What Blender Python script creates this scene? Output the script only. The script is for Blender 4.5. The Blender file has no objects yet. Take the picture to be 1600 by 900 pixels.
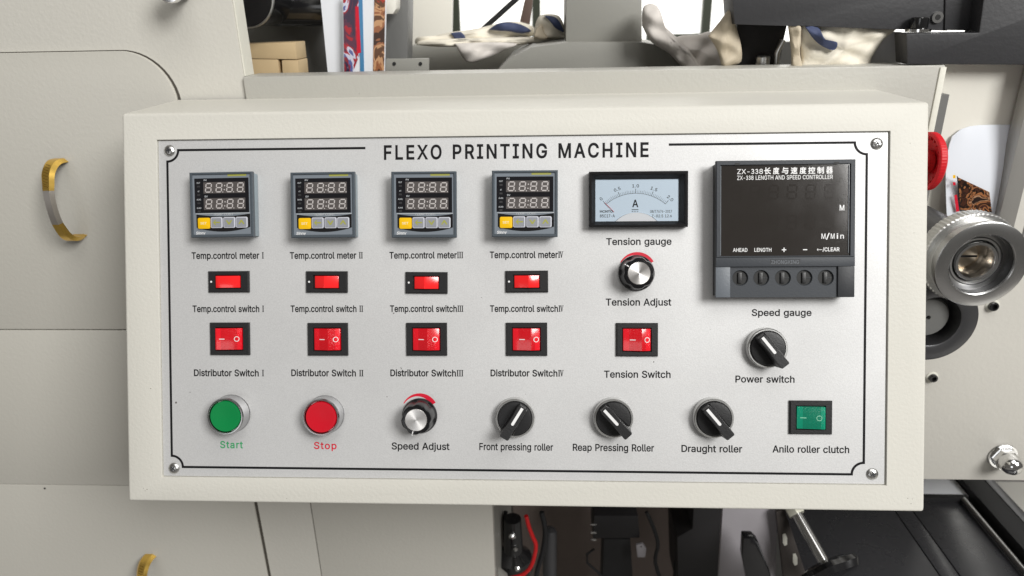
import bpy, bmesh, math, random, json
from mathutils import Vector, Matrix
from mathutils.geometry import tessellate_polygon, delaunay_2d_cdt
random.seed(4)
S = bpy.context.scene
COL = S.collection
PI = math.pi

# ------------------------------------------------------------------ camera, world, lights, exposure
CAM = Vector((0.0, -0.6187, 1.5))
PITCH, YAW, ROLL = 0.380281, 0.052424, -0.021036
FPX = 1100.0                                   # focal length in pixels of a 1600 px wide picture
def cam_axes():
    cp, sp = math.cos(PITCH), math.sin(PITCH)
    fwd = Vector((-math.sin(YAW) * cp, math.cos(YAW) * cp, -sp))
    r = Vector((math.cos(YAW), math.sin(YAW), 0)); u = r.cross(fwd)
    return (math.cos(ROLL) * r + math.sin(ROLL) * u, -math.sin(ROLL) * r + math.cos(ROLL) * u, fwd)
AR, AU, AF = cam_axes()
cd = bpy.data.cameras.new('camera'); cam = bpy.data.objects.new('camera', cd); COL.objects.link(cam)
cam.matrix_world = Matrix(((AR.x, AU.x, -AF.x, CAM.x), (AR.y, AU.y, -AF.y, CAM.y), (AR.z, AU.z, -AF.z, CAM.z), (0, 0, 0, 1)))
cd.sensor_width = 36; cd.lens = FPX / 1600 * 36
cd.clip_start = 0.01; cd.clip_end = 60
cd.dof.use_dof = True; cd.dof.focus_distance = 0.53; cd.dof.aperture_fstop = 9
S.camera = cam

w = bpy.data.worlds.new('World'); S.world = w; w.use_nodes = True
bg = w.node_tree.nodes['Background']
bg.inputs[0].default_value = (1.0, 0.95, 0.87, 1); bg.inputs[1].default_value = 0.105

def area(name, loc, target, sx, sy, power, col):
    l = bpy.data.lights.new(name, 'AREA'); l.shape = 'RECTANGLE'; l.size = sx; l.size_y = sy
    l.energy = power; l.color = col
    o = bpy.data.objects.new(name, l); COL.objects.link(o); o.location = loc
    o.rotation_euler = (Vector(target) - Vector(loc)).to_track_quat('-Z', 'Y').to_euler()
    return o
area('window_light', (2.3, -2.8, 3.55), (0.0, -0.15, 1.3), 1.6, 1.6, 168, (1.0, 0.99, 0.965))
area('ceiling_light', (0.35, -1.0, 3.3), (0, -0.1, 1.3), 1.6, 1.0, 17, (1.0, 0.98, 0.95))
area('fill_light', (-1.3, -3.4, 1.4), (0, -0.1, 1.3), 1.1, 1.1, 6.5, (0.95, 0.96, 0.97))  # added soft fill from the front left, not a window
S.view_settings.view_transform = 'Standard'; S.view_settings.look = 'None'
S.view_settings.exposure = 0.07; S.view_settings.gamma = 1.0
S.cycles.use_denoising = True
S.cycles.max_bounces = 8; S.cycles.transparent_max_bounces = 8
S.cycles.caustics_reflective = False; S.cycles.caustics_refractive = False
S.cycles.sample_clamp_indirect = 6

# ------------------------------------------------------------------ measuring helpers: a sight line met with a real plane
def ray(px, py):
    return AF + AR * ((px - 800) / FPX) - AU * ((py - 450) / FPX)
def at(px, py, Y=0.0):
    d = ray(px, py); return CAM + d * ((Y - CAM.y) / d.y)
def onz(px, py, Z):
    d = ray(px, py); return CAM + d * ((Z - CAM.z) / d.z)
def onx(px, py, X):
    d = ray(px, py); return CAM + d * ((X - CAM.x) / d.x)

TILT = 0.355208
PO = Vector((-0.02358, -0.13674, 1.29008))      # centre of the box front
PX = Vector((1, 0, 0)); PY = Vector((0, math.sin(TILT), math.cos(TILT))); PN = PX.cross(PY)
PM = Matrix(((PX.x, PY.x, PN.x, PO.x), (PX.y, PY.y, PN.y, PO.y), (PX.z, PY.z, PN.z, PO.z), (0, 0, 0, 1)))
PMI = PM.inverted()
BW, BH = 599.78, 298.2                           # box front, mm
REC = 1.5                                        # the silver plate lies this deep in the front
def pp(px, py, h=0.0):
    """pixel -> millimetres in the plane h mm above the silver plate"""
    d = ray(px, py); o = PO + PN * ((h - REC) * 0.001)
    t = (o - CAM).dot(PN) / d.dot(PN)
    q = PMI @ (CAM + d * t)
    return q.x * 1000, q.y * 1000

# ------------------------------------------------------------------ materials
def mat(name, col, rough=0.5, metal=0.0, bump=0.0, scale=400.0, var=0.0, vscale=6.0, coat=0.0, spec=0.5, emit=0.0,
        detail=3.0, rvar=0.0, aniso=0.0, dirt=0.0):
    m = bpy.data.materials.new(name); m.use_nodes = True
    nt = m.node_tree; b = nt.nodes['Principled BSDF']
    b.inputs['Base Color'].default_value = (*col, 1); b.inputs['Roughness'].default_value = rough
    b.inputs['Metallic'].default_value = metal; b.inputs['Specular IOR Level'].default_value = spec
    b.inputs['Coat Weight'].default_value = coat; b.inputs['Coat Roughness'].default_value = 0.12
    tc = nt.nodes.new('ShaderNodeTexCoord')
    def noise(sc, det=3.0):
        n = nt.nodes.new('ShaderNodeTexNoise'); n.inputs['Scale'].default_value = sc; n.inputs['Detail'].default_value = det
        nt.links.new(tc.outputs['Object'], n.inputs['Vector']); return n
    if bump:
        n = noise(scale, detail); bp = nt.nodes.new('ShaderNodeBump'); bp.inputs['Strength'].default_value = bump
        bp.inputs['Distance'].default_value = 0.001
        nt.links.new(n.outputs['Fac'], bp.inputs['Height']); nt.links.new(bp.outputs['Normal'], b.inputs['Normal'])
    last = None
    if var or dirt:
        mx = nt.nodes.new('ShaderNodeMix'); mx.data_type = 'RGBA'
        n = noise(vscale, 5.0)
        mx.inputs[6].default_value = (*[c * (1 - var) for c in col], 1); mx.inputs[7].default_value = (*[min(1, c * (1 + var)) for c in col], 1)
        nt.links.new(n.outputs['Fac'], mx.inputs[0]); last = mx.outputs[2]
        if dirt:
            n2 = noise(130.0, 2.0); cr = nt.nodes.new('ShaderNodeValToRGB')
            cr.color_ramp.elements[0].position = 0.775; cr.color_ramp.elements[1].position = 0.80
            nt.links.new(n2.outputs['Fac'], cr.inputs['Fac'])
            mu = nt.nodes.new('ShaderNodeMath'); mu.operation = 'MULTIPLY'; mu.inputs[1].default_value = dirt
            nt.links.new(cr.outputs['Color'], mu.inputs[0])
            m2 = nt.nodes.new('ShaderNodeMix'); m2.data_type = 'RGBA'; m2.inputs[7].default_value = (0.12, 0.1, 0.07, 1)
            nt.links.new(mu.outputs[0], m2.inputs[0]); nt.links.new(last, m2.inputs[6]); last = m2.outputs[2]
        nt.links.new(last, b.inputs['Base Color'])
    if rvar:
        n = noise(vscale * 3, 4.0); mr = nt.nodes.new('ShaderNodeMapRange')
        mr.inputs['To Min'].default_value = max(0.02, rough - rvar); mr.inputs['To Max'].default_value = rough + rvar
        nt.links.new(n.outputs['Fac'], mr.inputs['Value']); nt.links.new(mr.outputs['Result'], b.inputs['Roughness'])
    if aniso:
        b.inputs['Anisotropic'].default_value = aniso
        tg = nt.nodes.new('ShaderNodeTangent'); tg.direction_type = 'RADIAL'; tg.axis = 'Z'
        nt.links.new(tg.outputs['Tangent'], b.inputs['Tangent'])
    if emit:
        b.inputs['Emission Color'].default_value = (*col, 1); b.inputs['Emission Strength'].default_value = emit
    return m

def glass_mat(name, tint=(1, 1, 1), refl=1.0):
    m = bpy.data.materials.new(name); m.use_nodes = True; nt = m.node_tree
    for n in list(nt.nodes):
        if n.type != 'OUTPUT_MATERIAL': nt.nodes.remove(n)
    out = [n for n in nt.nodes if n.type == 'OUTPUT_MATERIAL'][0]
    t = nt.nodes.new('ShaderNodeBsdfTransparent'); t.inputs[0].default_value = (*tint, 1)
    g = nt.nodes.new('ShaderNodeBsdfGlossy'); g.inputs['Roughness'].default_value = 0.05
    f = nt.nodes.new('ShaderNodeFresnel'); f.inputs[0].default_value = 1.45
    mu = nt.nodes.new('ShaderNodeMath'); mu.operation = 'MULTIPLY'; mu.inputs[1].default_value = refl
    mx = nt.nodes.new('ShaderNodeMixShader')
    nt.links.new(f.outputs[0], mu.inputs[0]); nt.links.new(mu.outputs[0], mx.inputs[0])
    nt.links.new(t.outputs[0], mx.inputs[1]); nt.links.new(g.outputs[0], mx.inputs[2]); nt.links.new(mx.outputs[0], out.inputs[0])
    return m

def dotted_mat(name, col, dark):
    """coloured translucent rocker cap with the fine prism grid moulded into its inside"""
    m = mat(name, col, 0.22, coat=0.6)
    nt = m.node_tree; b = nt.nodes['Principled BSDF']
    tc = nt.nodes.new('ShaderNodeTexCoord'); sp = nt.nodes.new('ShaderNodeSeparateXYZ'); nt.links.new(tc.outputs['Object'], sp.inputs[0])
    def wave(sock):
        a = nt.nodes.new('ShaderNodeMath'); a.operation = 'MULTIPLY'; a.inputs[1].default_value = 2 * PI / 0.00088; nt.links.new(sock, a.inputs[0])
        s = nt.nodes.new('ShaderNodeMath'); s.operation = 'SINE'; nt.links.new(a.outputs[0], s.inputs[0])
        g = nt.nodes.new('ShaderNodeMath'); g.operation = 'GREATER_THAN'; g.inputs[1].default_value = -0.35; nt.links.new(s.outputs[0], g.inputs[0]); return g.outputs[0]
    mu = nt.nodes.new('ShaderNodeMath'); mu.operation = 'MULTIPLY'
    nt.links.new(wave(sp.outputs['X']), mu.inputs[0]); nt.links.new(wave(sp.outputs['Y']), mu.inputs[1])
    # the grid is moulded only in the middle of the cap
    ab = nt.nodes.new('ShaderNodeMath'); ab.operation = 'ABSOLUTE'; nt.links.new(sp.outputs['X'], ab.inputs[0])
    lt = nt.nodes.new('ShaderNodeMath'); lt.operation = 'LESS_THAN'; lt.inputs[1].default_value = 0.0062; nt.links.new(ab.outputs[0], lt.inputs[0])
    m3 = nt.nodes.new('ShaderNodeMath'); m3.operation = 'SUBTRACT'; m3.inputs[0].default_value = 1.0; nt.links.new(mu.outputs[0], m3.inputs[1])
    m4 = nt.nodes.new('ShaderNodeMath'); m4.operation = 'MULTIPLY'; nt.links.new(m3.outputs[0], m4.inputs[0]); nt.links.new(lt.outputs[0], m4.inputs[1])
    mx = nt.nodes.new('ShaderNodeMix'); mx.data_type = 'RGBA'; mx.inputs[6].default_value = (*col, 1); mx.inputs[7].default_value = (*dark, 1)
    nt.links.new(m4.outputs[0], mx.inputs[0]); nt.links.new(mx.outputs[2], b.inputs['Base Color'])
    bp = nt.nodes.new('ShaderNodeBump'); bp.inputs['Strength'].default_value = 0.25; bp.inputs['Distance'].default_value = 0.0003
    nt.links.new(mu.outputs[0], bp.inputs['Height']); nt.links.new(bp.outputs['Normal'], b.inputs['Normal'])
    return m

def print_mat(name, cols, scale=40.0, stretch=(1, 1, 1), rough=0.3):
    """a printed picture: irregular patches of ink"""
    m = mat(name, (1, 1, 1), rough); nt = m.node_tree; b = nt.nodes['Principled BSDF']
    tc = nt.nodes.new('ShaderNodeTexCoord'); mp = nt.nodes.new('ShaderNodeMapping'); mp.inputs['Scale'].default_value = stretch
    n = nt.nodes.new('ShaderNodeTexNoise'); n.inputs['Scale'].default_value = scale; n.inputs['Detail'].default_value = 4; n.inputs['Distortion'].default_value = 1.2
    cr = nt.nodes.new('ShaderNodeValToRGB'); cr.color_ramp.interpolation = 'CONSTANT'
    el = cr.color_ramp.elements
    k = len(cols)
    while len(el) < k: el.new(0.5)
    for i, c in enumerate(cols):
        el[i].position = 0.0 if i == 0 else 0.33 + 0.34 * i / k; el[i].color = (*c, 1)
    nt.links.new(tc.outputs['Object'], mp.inputs[0]); nt.links.new(mp.outputs[0], n.inputs['Vector'])
    nt.links.new(n.outputs['Fac'], cr.inputs['Fac']); nt.links.new(cr.outputs['Color'], b.inputs['Base Color'])
    return m

M = dict(
    box=mat('cream_powder_coat', (0.645, 0.630, 0.575), 0.5, spec=0.3, bump=0.2, scale=420, var=0.035, vscale=9, dirt=0.5),
    cabinet=mat('grey_beige_enamel', (0.575, 0.558, 0.508), 0.42, bump=0.25, scale=300, var=0.04, vscale=4),
    door=mat('door_enamel', (0.55, 0.533, 0.482), 0.36, bump=0.2, scale=260, var=0.04, vscale=4),
    beam=mat('beam_enamel', (0.46, 0.45, 0.41), 0.40, bump=0.2, scale=300, var=0.05, vscale=7, dirt=0.3),
    plate_r=mat('side_enamel', (0.62, 0.60, 0.55), 0.38, bump=0.18, scale=260, var=0.03, vscale=5),
    edge=mat('cut_edge_enamel', (0.74, 0.73, 0.65), 0.45, bump=0.2, scale=300, var=0.05),
    ink=mat('black_ink', (0.010, 0.010, 0.011), 0.6, spec=0.15),
    ink_red=mat('red_ink', (0.62, 0.006, 0.03), 0.45), ink_green=mat('green_ink', (0.03, 0.33, 0.12), 0.45),
    black=mat('black_plastic', (0.012, 0.012, 0.013), 0.42, bump=0.12, scale=900),
    gloss=mat('gloss_black_plastic', (0.010, 0.010, 0.011), 0.16, coat=0.5, rvar=0.06, vscale=60),
    knob=mat('knob_black', (0.007, 0.007, 0.008), 0.22, spec=0.35),
    socket=mat('socket_black', (0.006, 0.006, 0.006), 0.6),
    slate=mat('slate_plastic', (0.070, 0.085, 0.10), 0.42, spec=0.3, bump=0.1, scale=900),
    slate_lit=mat('side_lit_slate', (0.27, 0.33, 0.365), 0.45, bump=0.1, scale=900),  # slate lightened to carry the light falling on the meter's side
    face=mat('meter_face_film', (0.185, 0.21, 0.24), 0.42, spec=0.25, bump=0.05, scale=1200),
    window=mat('smoked_window', (0.012, 0.012, 0.014), 0.2, spec=0.25, rvar=0.05, vscale=40),
    led_bg=mat('led_block', (0.085, 0.075, 0.072), 0.4), led=mat('unlit_segments', (0.50, 0.47, 0.46), 0.45),
    lamp_off=mat('unlit_indicator', (0.030, 0.030, 0.032), 0.4),
    yellow=mat('yellow_key', (0.86, 0.50, 0.004), 0.4, spec=0.3), key=mat('grey_key', (0.27, 0.28, 0.31), 0.4),
    key_rim=mat('pale_key_rim', (0.56, 0.57, 0.63), 0.4), olive=mat('olive_print', (0.33, 0.33, 0.07), 0.45),
    cream_ink=mat('cream_ink', (0.85, 0.75, 0.45), 0.5), white_ink=mat('white_ink', (0.80, 0.80, 0.80), 0.45),
    pale_ink=mat('pale_ink', (0.50, 0.52, 0.54), 0.45), grey_ink=mat('grey_ink', (0.20, 0.20, 0.21), 0.45),
    red=dotted_mat('red_rocker', (0.80, 0.008, 0.020), (0.50, 0.003, 0.008)), red_s=mat('red_rocker_small', (0.90, 0.018, 0.020), 0.2, coat=0.6),
    green=dotted_mat('green_rocker', (0.002, 0.27, 0.155), (0.002, 0.14, 0.08)),
    btn_g=mat('green_button', (0.003, 0.215, 0.055), 0.4, spec=0.2, bump=0.05, scale=700), btn_r=mat('red_button', (0.56, 0.004, 0.016), 0.36, spec=0.25, bump=0.05, scale=700),
    chrome=mat('chrome', (0.82, 0.82, 0.82), 0.13, 1.0, rvar=0.03, vscale=8), steel=mat('machined_steel', (0.56, 0.56, 0.56), 0.24, 1.0, rvar=0.03, vscale=6),
    satin=mat('satin_metal', (0.62, 0.62, 0.61), 0.34, 1.0, rvar=0.03, vscale=8), spun=mat('spun_aluminium', (0.97, 0.95, 0.93), 0.34, 1.0, aniso=0.75),
    zinc=mat('zinc_screw', (0.66, 0.66, 0.65), 0.28, 1.0, bump=0.2, scale=900),
    gold=mat('brass', (0.95, 0.63, 0.15), 0.33, 1.0), gold_d=mat('brass_engraved', (0.22, 0.11, 0.01), 0.5, 0.6),
    silver_grip=mat('silver_grip', (0.78, 0.73, 0.68), 0.36, 1.0),
    dial=mat('dial_card', (0.74, 0.86, 0.97), 0.5), dial_w=mat('dial_cover', (0.93, 0.93, 0.94), 0.35), needle=mat('red_needle', (0.8, 0.02, 0.03), 0.4),
    ctrl=mat('charcoal_plastic', (0.056, 0.061, 0.069), 0.45, spec=0.2, bump=0.12, scale=900), ctrl_d=mat('dark_charcoal', (0.030, 0.032, 0.036), 0.45, spec=0.3, bump=0.1, scale=900),
    ctrl_l=mat('charcoal_shelf', (0.125, 0.14, 0.16), 0.45, bump=0.12, scale=900), engr=mat('engraved_shade', (0.022, 0.024, 0.028), 0.6),
    screen=mat('scratched_screen', (0.026, 0.0225, 0.020), 0.10, rvar=0.07, vscale=14, coat=0.3, bump=0.04, scale=30), ghost=mat('ghost_segments', (0.0265, 0.0230, 0.0205), 0.10),  # brown in the screen's base colour stands for the room's reflection
    estop=mat('red_mushroom', (0.60, 0.012, 0.020), 0.45, spec=0.3), estop_d=mat('red_mushroom_stem', (0.40, 0.01, 0.012), 0.5),
    anod=mat('black_anodised', (0.033, 0.033, 0.036), 0.5, bump=0.2, scale=260, var=0.15, vscale=20), rubber=mat('black_rubber', (0.010, 0.010, 0.011), 0.6),
    iron=mat('dark_grey_paint', (0.16, 0.16, 0.155), 0.5, bump=0.15, scale=200, var=0.08, vscale=6), iron_l=mat('grey_paint', (0.28, 0.275, 0.25), 0.45, bump=0.1, scale=200, var=0.05),
    ring=mat('dark_machined_ring', (0.10, 0.10, 0.105), 0.36, 0.7, rvar=0.06, vscale=30),
    paper=mat('white_paper', (0.80, 0.82, 0.86), 0.45), paper_b=mat('glossy_white_web', (0.74, 0.77, 0.83), 0.22),
    wood=mat('pine_offcut', (0.56, 0.42, 0.24), 0.6, bump=0.2, scale=120, var=0.18, vscale=22), cloth=mat('cream_rag', (0.80, 0.75, 0.64), 0.8, bump=0.6, scale=70, var=0.12, vscale=12),
    cloth_g=mat('grey_rag', (0.66, 0.62, 0.58), 0.8, bump=0.6, scale=70, var=0.12, vscale=12),
    cloth_t=mat('tan_rag', (0.52, 0.45, 0.34), 0.8, bump=0.5, scale=160, var=0.15, vscale=12), blue=mat('navy_patch', (0.045, 0.06, 0.13), 0.7),
    cable=mat('red_cable', (0.55, 0.008, 0.010), 0.35), blue_p=mat('blue_panel', (0.01, 0.13, 0.26), 0.4), tray=mat('black_tray_sheet', (0.028, 0.028, 0.031), 0.28, bump=0.04, scale=60, rvar=0.1, vscale=12),
    cavity=mat('dull_brown_interior', (0.17, 0.135, 0.12), 0.7, var=0.2, vscale=8), cavity_d=mat('black_interior', (0.012, 0.011, 0.012), 0.6),
    daylight=mat('overcast_daylight', (1.0, 0.99, 0.95), 1.0, emit=1.1), mullion=mat('window_bar', (0.045, 0.055, 0.035), 0.6),
    white_p=mat('white_machine_panel', (0.80, 0.775, 0.70), 0.5, bump=0.1, scale=200), nutw=mat('pale_nut', (0.60, 0.59, 0.50), 0.4, 0.3),
    lilac=mat('pale_grey_plate', (0.36, 0.34, 0.36), 0.45, bump=0.1, scale=200, var=0.06), glass=glass_mat('clear_cover', (0.97, 0.985, 1.0), 1.0),
    print_a=print_mat('label_print_red', [(0.04, 0.02, 0.05), (0.10, 0.02, 0.05), (0.38, 0.01, 0.02), (0.6, 0.6, 0.72), (0.10, 0.12, 0.32), (0.25, 0.02, 0.03), (0.03, 0.02, 0.06), (0.55, 0.5, 0.62)], 45, (1, 1, 0.45)),
    print_b=print_mat('label_print_brown', [(0.05, 0.02, 0.01), (0.32, 0.12, 0.05), (0.55, 0.3, 0.15), (0.12, 0.05, 0.02), (0.4, 0.04, 0.02)], 60, (1, 1, 0.6)),
    print_c=print_mat('label_print_food', [(0.012, 0.006, 0.004), (0.06, 0.02, 0.01), (0.012, 0.006, 0.004), (0.32, 0.13, 0.05), (0.05, 0.015, 0.01), (0.4, 0.22, 0.12), (0.02, 0.01, 0.008)], 75, (1, 1, 1)),
)
def plate_mat():
    """silver film on aluminium: metallic, with a fine sparkling grain"""
    m = bpy.data.materials.new('silver_faceplate'); m.use_nodes = True; nt = m.node_tree; b = nt.nodes['Principled BSDF']
    tc = nt.nodes.new('ShaderNodeTexCoord')
    def noise(sc, det): 
        n = nt.nodes.new('ShaderNodeTexNoise'); n.inputs['Scale'].default_value = sc; n.inputs['Detail'].default_value = det
        nt.links.new(tc.outputs['Object'], n.inputs['Vector']); return n
    g = noise(1150, 2); v = noise(11, 6)
    mr = nt.nodes.new('ShaderNodeMapRange'); mr.inputs['From Min'].default_value = 0.3; mr.inputs['From Max'].default_value = 0.7
    mr.inputs['To Min'].default_value = 0.93; mr.inputs['To Max'].default_value = 1.05; nt.links.new(g.outputs['Fac'], mr.inputs['Value'])
    mr2 = nt.nodes.new('ShaderNodeMapRange'); mr2.inputs['From Min'].default_value = 0.25; mr2.inputs['From Max'].default_value = 0.75
    mr2.inputs['To Min'].default_value = 0.60; mr2.inputs['To Max'].default_value = 0.66; nt.links.new(v.outputs['Fac'], mr2.inputs['Value'])
    mu = nt.nodes.new('ShaderNodeMath'); mu.operation = 'MULTIPLY'; nt.links.new(mr.outputs[0], mu.inputs[0]); nt.links.new(mr2.outputs[0], mu.inputs[1])
    # a few dark specks
    sp = noise(190, 2); cr = nt.nodes.new('ShaderNodeValToRGB'); cr.color_ramp.elements[0].position = 0.785; cr.color_ramp.elements[1].position = 0.80
    nt.links.new(sp.outputs['Fac'], cr.inputs['Fac'])
    cc = nt.nodes.new('ShaderNodeCombineColor')
    for i in range(3): nt.links.new(mu.outputs[0], cc.inputs[i])
    mx = nt.nodes.new('ShaderNodeMix'); mx.data_type = 'RGBA'; mx.inputs[7].default_value = (0.12, 0.11, 0.10, 1)
    nt.links.new(cr.outputs['Color'], mx.inputs[0]); nt.links.new(cc.outputs[0], mx.inputs[6]); nt.links.new(mx.outputs[2], b.inputs['Base Color'])
    b.inputs['Metallic'].default_value = 0.36; b.inputs['Roughness'].default_value = 0.50
    n9 = noise(7, 7); m9 = nt.nodes.new('ShaderNodeMapRange'); m9.inputs['From Min'].default_value = 0.3; m9.inputs['From Max'].default_value = 0.7
    m9.inputs['To Min'].default_value = 0.48; m9.inputs['To Max'].default_value = 0.62; nt.links.new(n9.outputs['Fac'], m9.inputs['Value']); nt.links.new(m9.outputs[0], b.inputs['Roughness'])
    bp = nt.nodes.new('ShaderNodeBump'); bp.inputs['Strength'].default_value = 0.15; bp.inputs['Distance'].default_value = 0.0004
    nt.links.new(g.outputs['Fac'], bp.inputs['Height']); nt.links.new(bp.outputs['Normal'], b.inputs['Normal'])
    return m
M['plate'] = plate_mat()

# ------------------------------------------------------------------ mesh builder
class G:
    """collects shapes; s is the unit (0.001 = millimetres)"""
    def __init__(self, s=0.001): self.bm = bmesh.new(); self.s = s
    def _new(self, verts, faces, bev=0.0, seg=2, M4=None):
        t = bmesh.new(); vs = [t.verts.new(v) for v in verts]
        for f in faces:
            try: t.faces.new([vs[i] for i in f])
            except ValueError: pass
        bmesh.ops.recalc_face_normals(t, faces=t.faces)
        if bev > 0:
            es = [e for e in t.edges if len(e.link_faces) == 2 and e.calc_face_angle(0) > 0.5]
            bmesh.ops.bevel(t, geom=es, offset=bev, segments=seg, profile=0.6, affect='EDGES', clamp_overlap=True)
        if M4 is not None: bmesh.ops.transform(t, matrix=M4, verts=t.verts)
        me = bpy.data.meshes.new('tmp'); t.to_mesh(me); t.free(); self.bm.from_mesh(me); bpy.data.meshes.remove(me)
        return self
    def box(self, x0, x1, y0, y1, z0, z1, bev=0.0, seg=2, M4=None):
        v = [(x, y, z) for z in (z0, z1) for y in (y0, y1) for x in (x0, x1)]
        return self._new(v, [(0, 1, 3, 2), (4, 5, 7, 6), (0, 1, 5, 4), (2, 3, 7, 6), (0, 2, 6, 4), (1, 3, 7, 5)], bev, seg, M4)
    def hull8(self, pts, bev=0.0, seg=2):
        return self._new(pts, [(0, 1, 2, 3), (4, 5, 6, 7), (0, 1, 5, 4), (1, 2, 6, 5), (2, 3, 7, 6), (3, 0, 4, 7)], bev, seg)
    def prism(self, pts, z0, z1, bev=0.0, seg=2, M4=None):
        n = len(pts); v = [(x, y, z0) for x, y in pts] + [(x, y, z1) for x, y in pts]
        return self._new(v, [tuple(range(n)), tuple(range(n, 2 * n))] + [(i, (i + 1) % n, n + (i + 1) % n, n + i) for i in range(n)], bev, seg, M4)
    def loft(self, rings, closed=True, cap=True, M4=None):
        n = len(rings[0]); v = [p for r in rings for p in r]; f = []
        for k in range(len(rings) - 1):
            for i in range(n if closed else n - 1):
                j = (i + 1) % n; f.append((k * n + i, k * n + j, (k + 1) * n + j, (k + 1) * n + i))
        if cap: f += [tuple(range(n)), tuple(range((len(rings) - 1) * n, len(rings) * n))]
        return self._new(v, f, 0, 1, M4)
    def lathe(self, prof, cx=0, cy=0, seg=48, M4=None, mod=None):
        """profile (r, z) from inside bottom outwards; mod(theta, k) scales the radius of ring k"""
        rings = []
        for k, (r, z) in enumerate(prof):
            r = max(r, 1e-4)
            rings.append([(cx + r * (mod(2 * PI * i / seg, k) if mod else 1) * math.cos(2 * PI * i / seg),
                           cy + r * (mod(2 * PI * i / seg, k) if mod else 1) * math.sin(2 * PI * i / seg), z) for i in range(seg)])
        if prof[0][0] > 0.2 * prof[-1][0] and prof[-1][0] > 0.2 * prof[0][0] and prof[0][0] > 1e-6:      # hollow: no discs over the hole
            return self.loft(rings + ([rings[0]] if len(rings) > 2 else []), True, False, M4)
        return self.loft(rings, True, True, M4)
    def ringplate(self, outer, inner, z0, z1):
        """rectangular frame: outer, inner = (x0, x1, y0, y1)"""
        def c(r, z): x0, x1, y0, y1 = r; return [(x0, y0, z), (x1, y0, z), (x1, y1, z), (x0, y1, z)]
        v = c(outer, z0) + c(outer, z1) + c(inner, z1) + c(inner, z0)
        f = []
        for k in range(4):
            a, b = k * 4, ((k + 1) % 4) * 4
            for i in range(4): j = (i + 1) % 4; f.append((a + i, a + j, b + j, b + i))
        return self._new(v, f)
    def frame(self, o, i, z0, z1, slope=0.0, inner_z=None):
        """rectangular bezel with a chamfered outer edge and sloping inner edge"""
        def c(r, z, d=0): x0, x1, y0, y1 = r; return [(x0 + d, y0 + d, z), (x1 - d, y0 + d, z), (x1 - d, y1 - d, z), (x0 + d, y1 - d, z)]
        iz = z0 if inner_z is None else inner_z
        v = c(o, z0) + c(o, z1 - slope) + c(o, z1, slope) + c(i, z1, -0.25) + c(i, z1 - 0.3) + c(i, iz) + c(i, z0)
        f = []; K = 7
        for k in range(K):
            a, b = k * 4, ((k + 1) % K) * 4
            for n in range(4): j = (n + 1) % 4; f.append((a + n, a + j, b + j, b + n))
        return self._new(v, f)
    def tube(self, pts, r, seg=12, cap=True):
        P = [Vector(p) for p in pts]; rings = []; N = Vector((0.3, 0.2, 1)).normalized()
        for k, p in enumerate(P):
            t = (P[min(k + 1, len(P) - 1)] - P[max(k - 1, 0)]).normalized()
            a = t.cross(N); a = a.normalized() if a.length > 1e-4 else t.orthogonal().normalized(); b = t.cross(a)
            rr = r[k] if isinstance(r, (list, tuple)) else r
            rings.append([tuple(p + (a * math.cos(2 * PI * i / seg) + b * math.sin(2 * PI * i / seg)) * rr) for i in range(seg)])
        return self.loft(rings, True, cap)
    def flat(self, loops, z):
        """filled flat outline with holes"""
        polys = [[Vector((x, y, z)) for x, y in L] for L in loops]
        flatv = [v for p in polys for v in p]
        tris = tessellate_polygon(polys)
        vs = [self.bm.verts.new(v) for v in flatv]
        for t in tris:
            a, b, c = [flatv[i] for i in t]
            if (b - a).cross(c - a).z < 0: t = (t[0], t[2], t[1])
            try: self.bm.faces.new([vs[i] for i in t])
            except ValueError: pass
        return self
    def build(self, name, m, parent=None, smooth=True, angle=35, loc=None, mw=None):
        bm = self.bm
        if self.s != 1: bmesh.ops.scale(bm, vec=(self.s,) * 3, verts=bm.verts)
        for f in bm.faces: f.smooth = smooth
        if smooth:
            for e in bm.edges:
                if len(e.link_faces) == 2 and e.calc_face_angle(0) > math.radians(angle): e.smooth = False
        me = bpy.data.meshes.new(name)
        if parent is None and loc is None:                      # a world-space thing of one mesh: its origin goes to its base
            if len(bm.verts):
                xs = [v.co for v in bm.verts]
                c = Vector((sum(v.x for v in xs) / len(xs), sum(v.y for v in xs) / len(xs), min(v.z for v in xs)))
                bmesh.ops.translate(bm, vec=-c, verts=bm.verts); loc = c
        bm.to_mesh(me); bm.free()
        me.materials.append(m)
        o = bpy.data.objects.new(name, me); COL.objects.link(o)
        if parent is not None: o.parent = parent
        if loc is not None: o.location = loc
        return o

def tag(o, label=None, cat=None, group=None, kind=None):
    if label: o['label'] = label
    if cat: o['category'] = cat
    if group: o['group'] = group
    if kind: o['kind'] = kind
    return o
def empty(name, label, cat, group=None, mw=None, loc=None):
    o = bpy.data.objects.new(name, None); COL.objects.link(o); o.empty_display_size = 0.01
    if mw is not None: o.matrix_world = mw
    if loc is not None: o.location = loc
    return tag(o, label, cat, group)
def kids(o): return [c for c in COL.objects if c.parent == o]
def copy_tree(o, parent=None):
    ch = kids(o); c = o.copy(); COL.objects.link(c); c.parent = parent
    for k in ch: copy_tree(k, c)
    return c
def on_plate(px, py, h, rot=0.0):
    """matrix of a thing standing on the silver plate, whose top (h mm up) shows at the pixel"""
    u, v = pp(px, py, h)
    return PM @ Matrix.Translation((u * 0.001, v * 0.001, (-REC) * 0.001)) @ Matrix.Rotation(rot, 4, 'Z')

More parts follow.
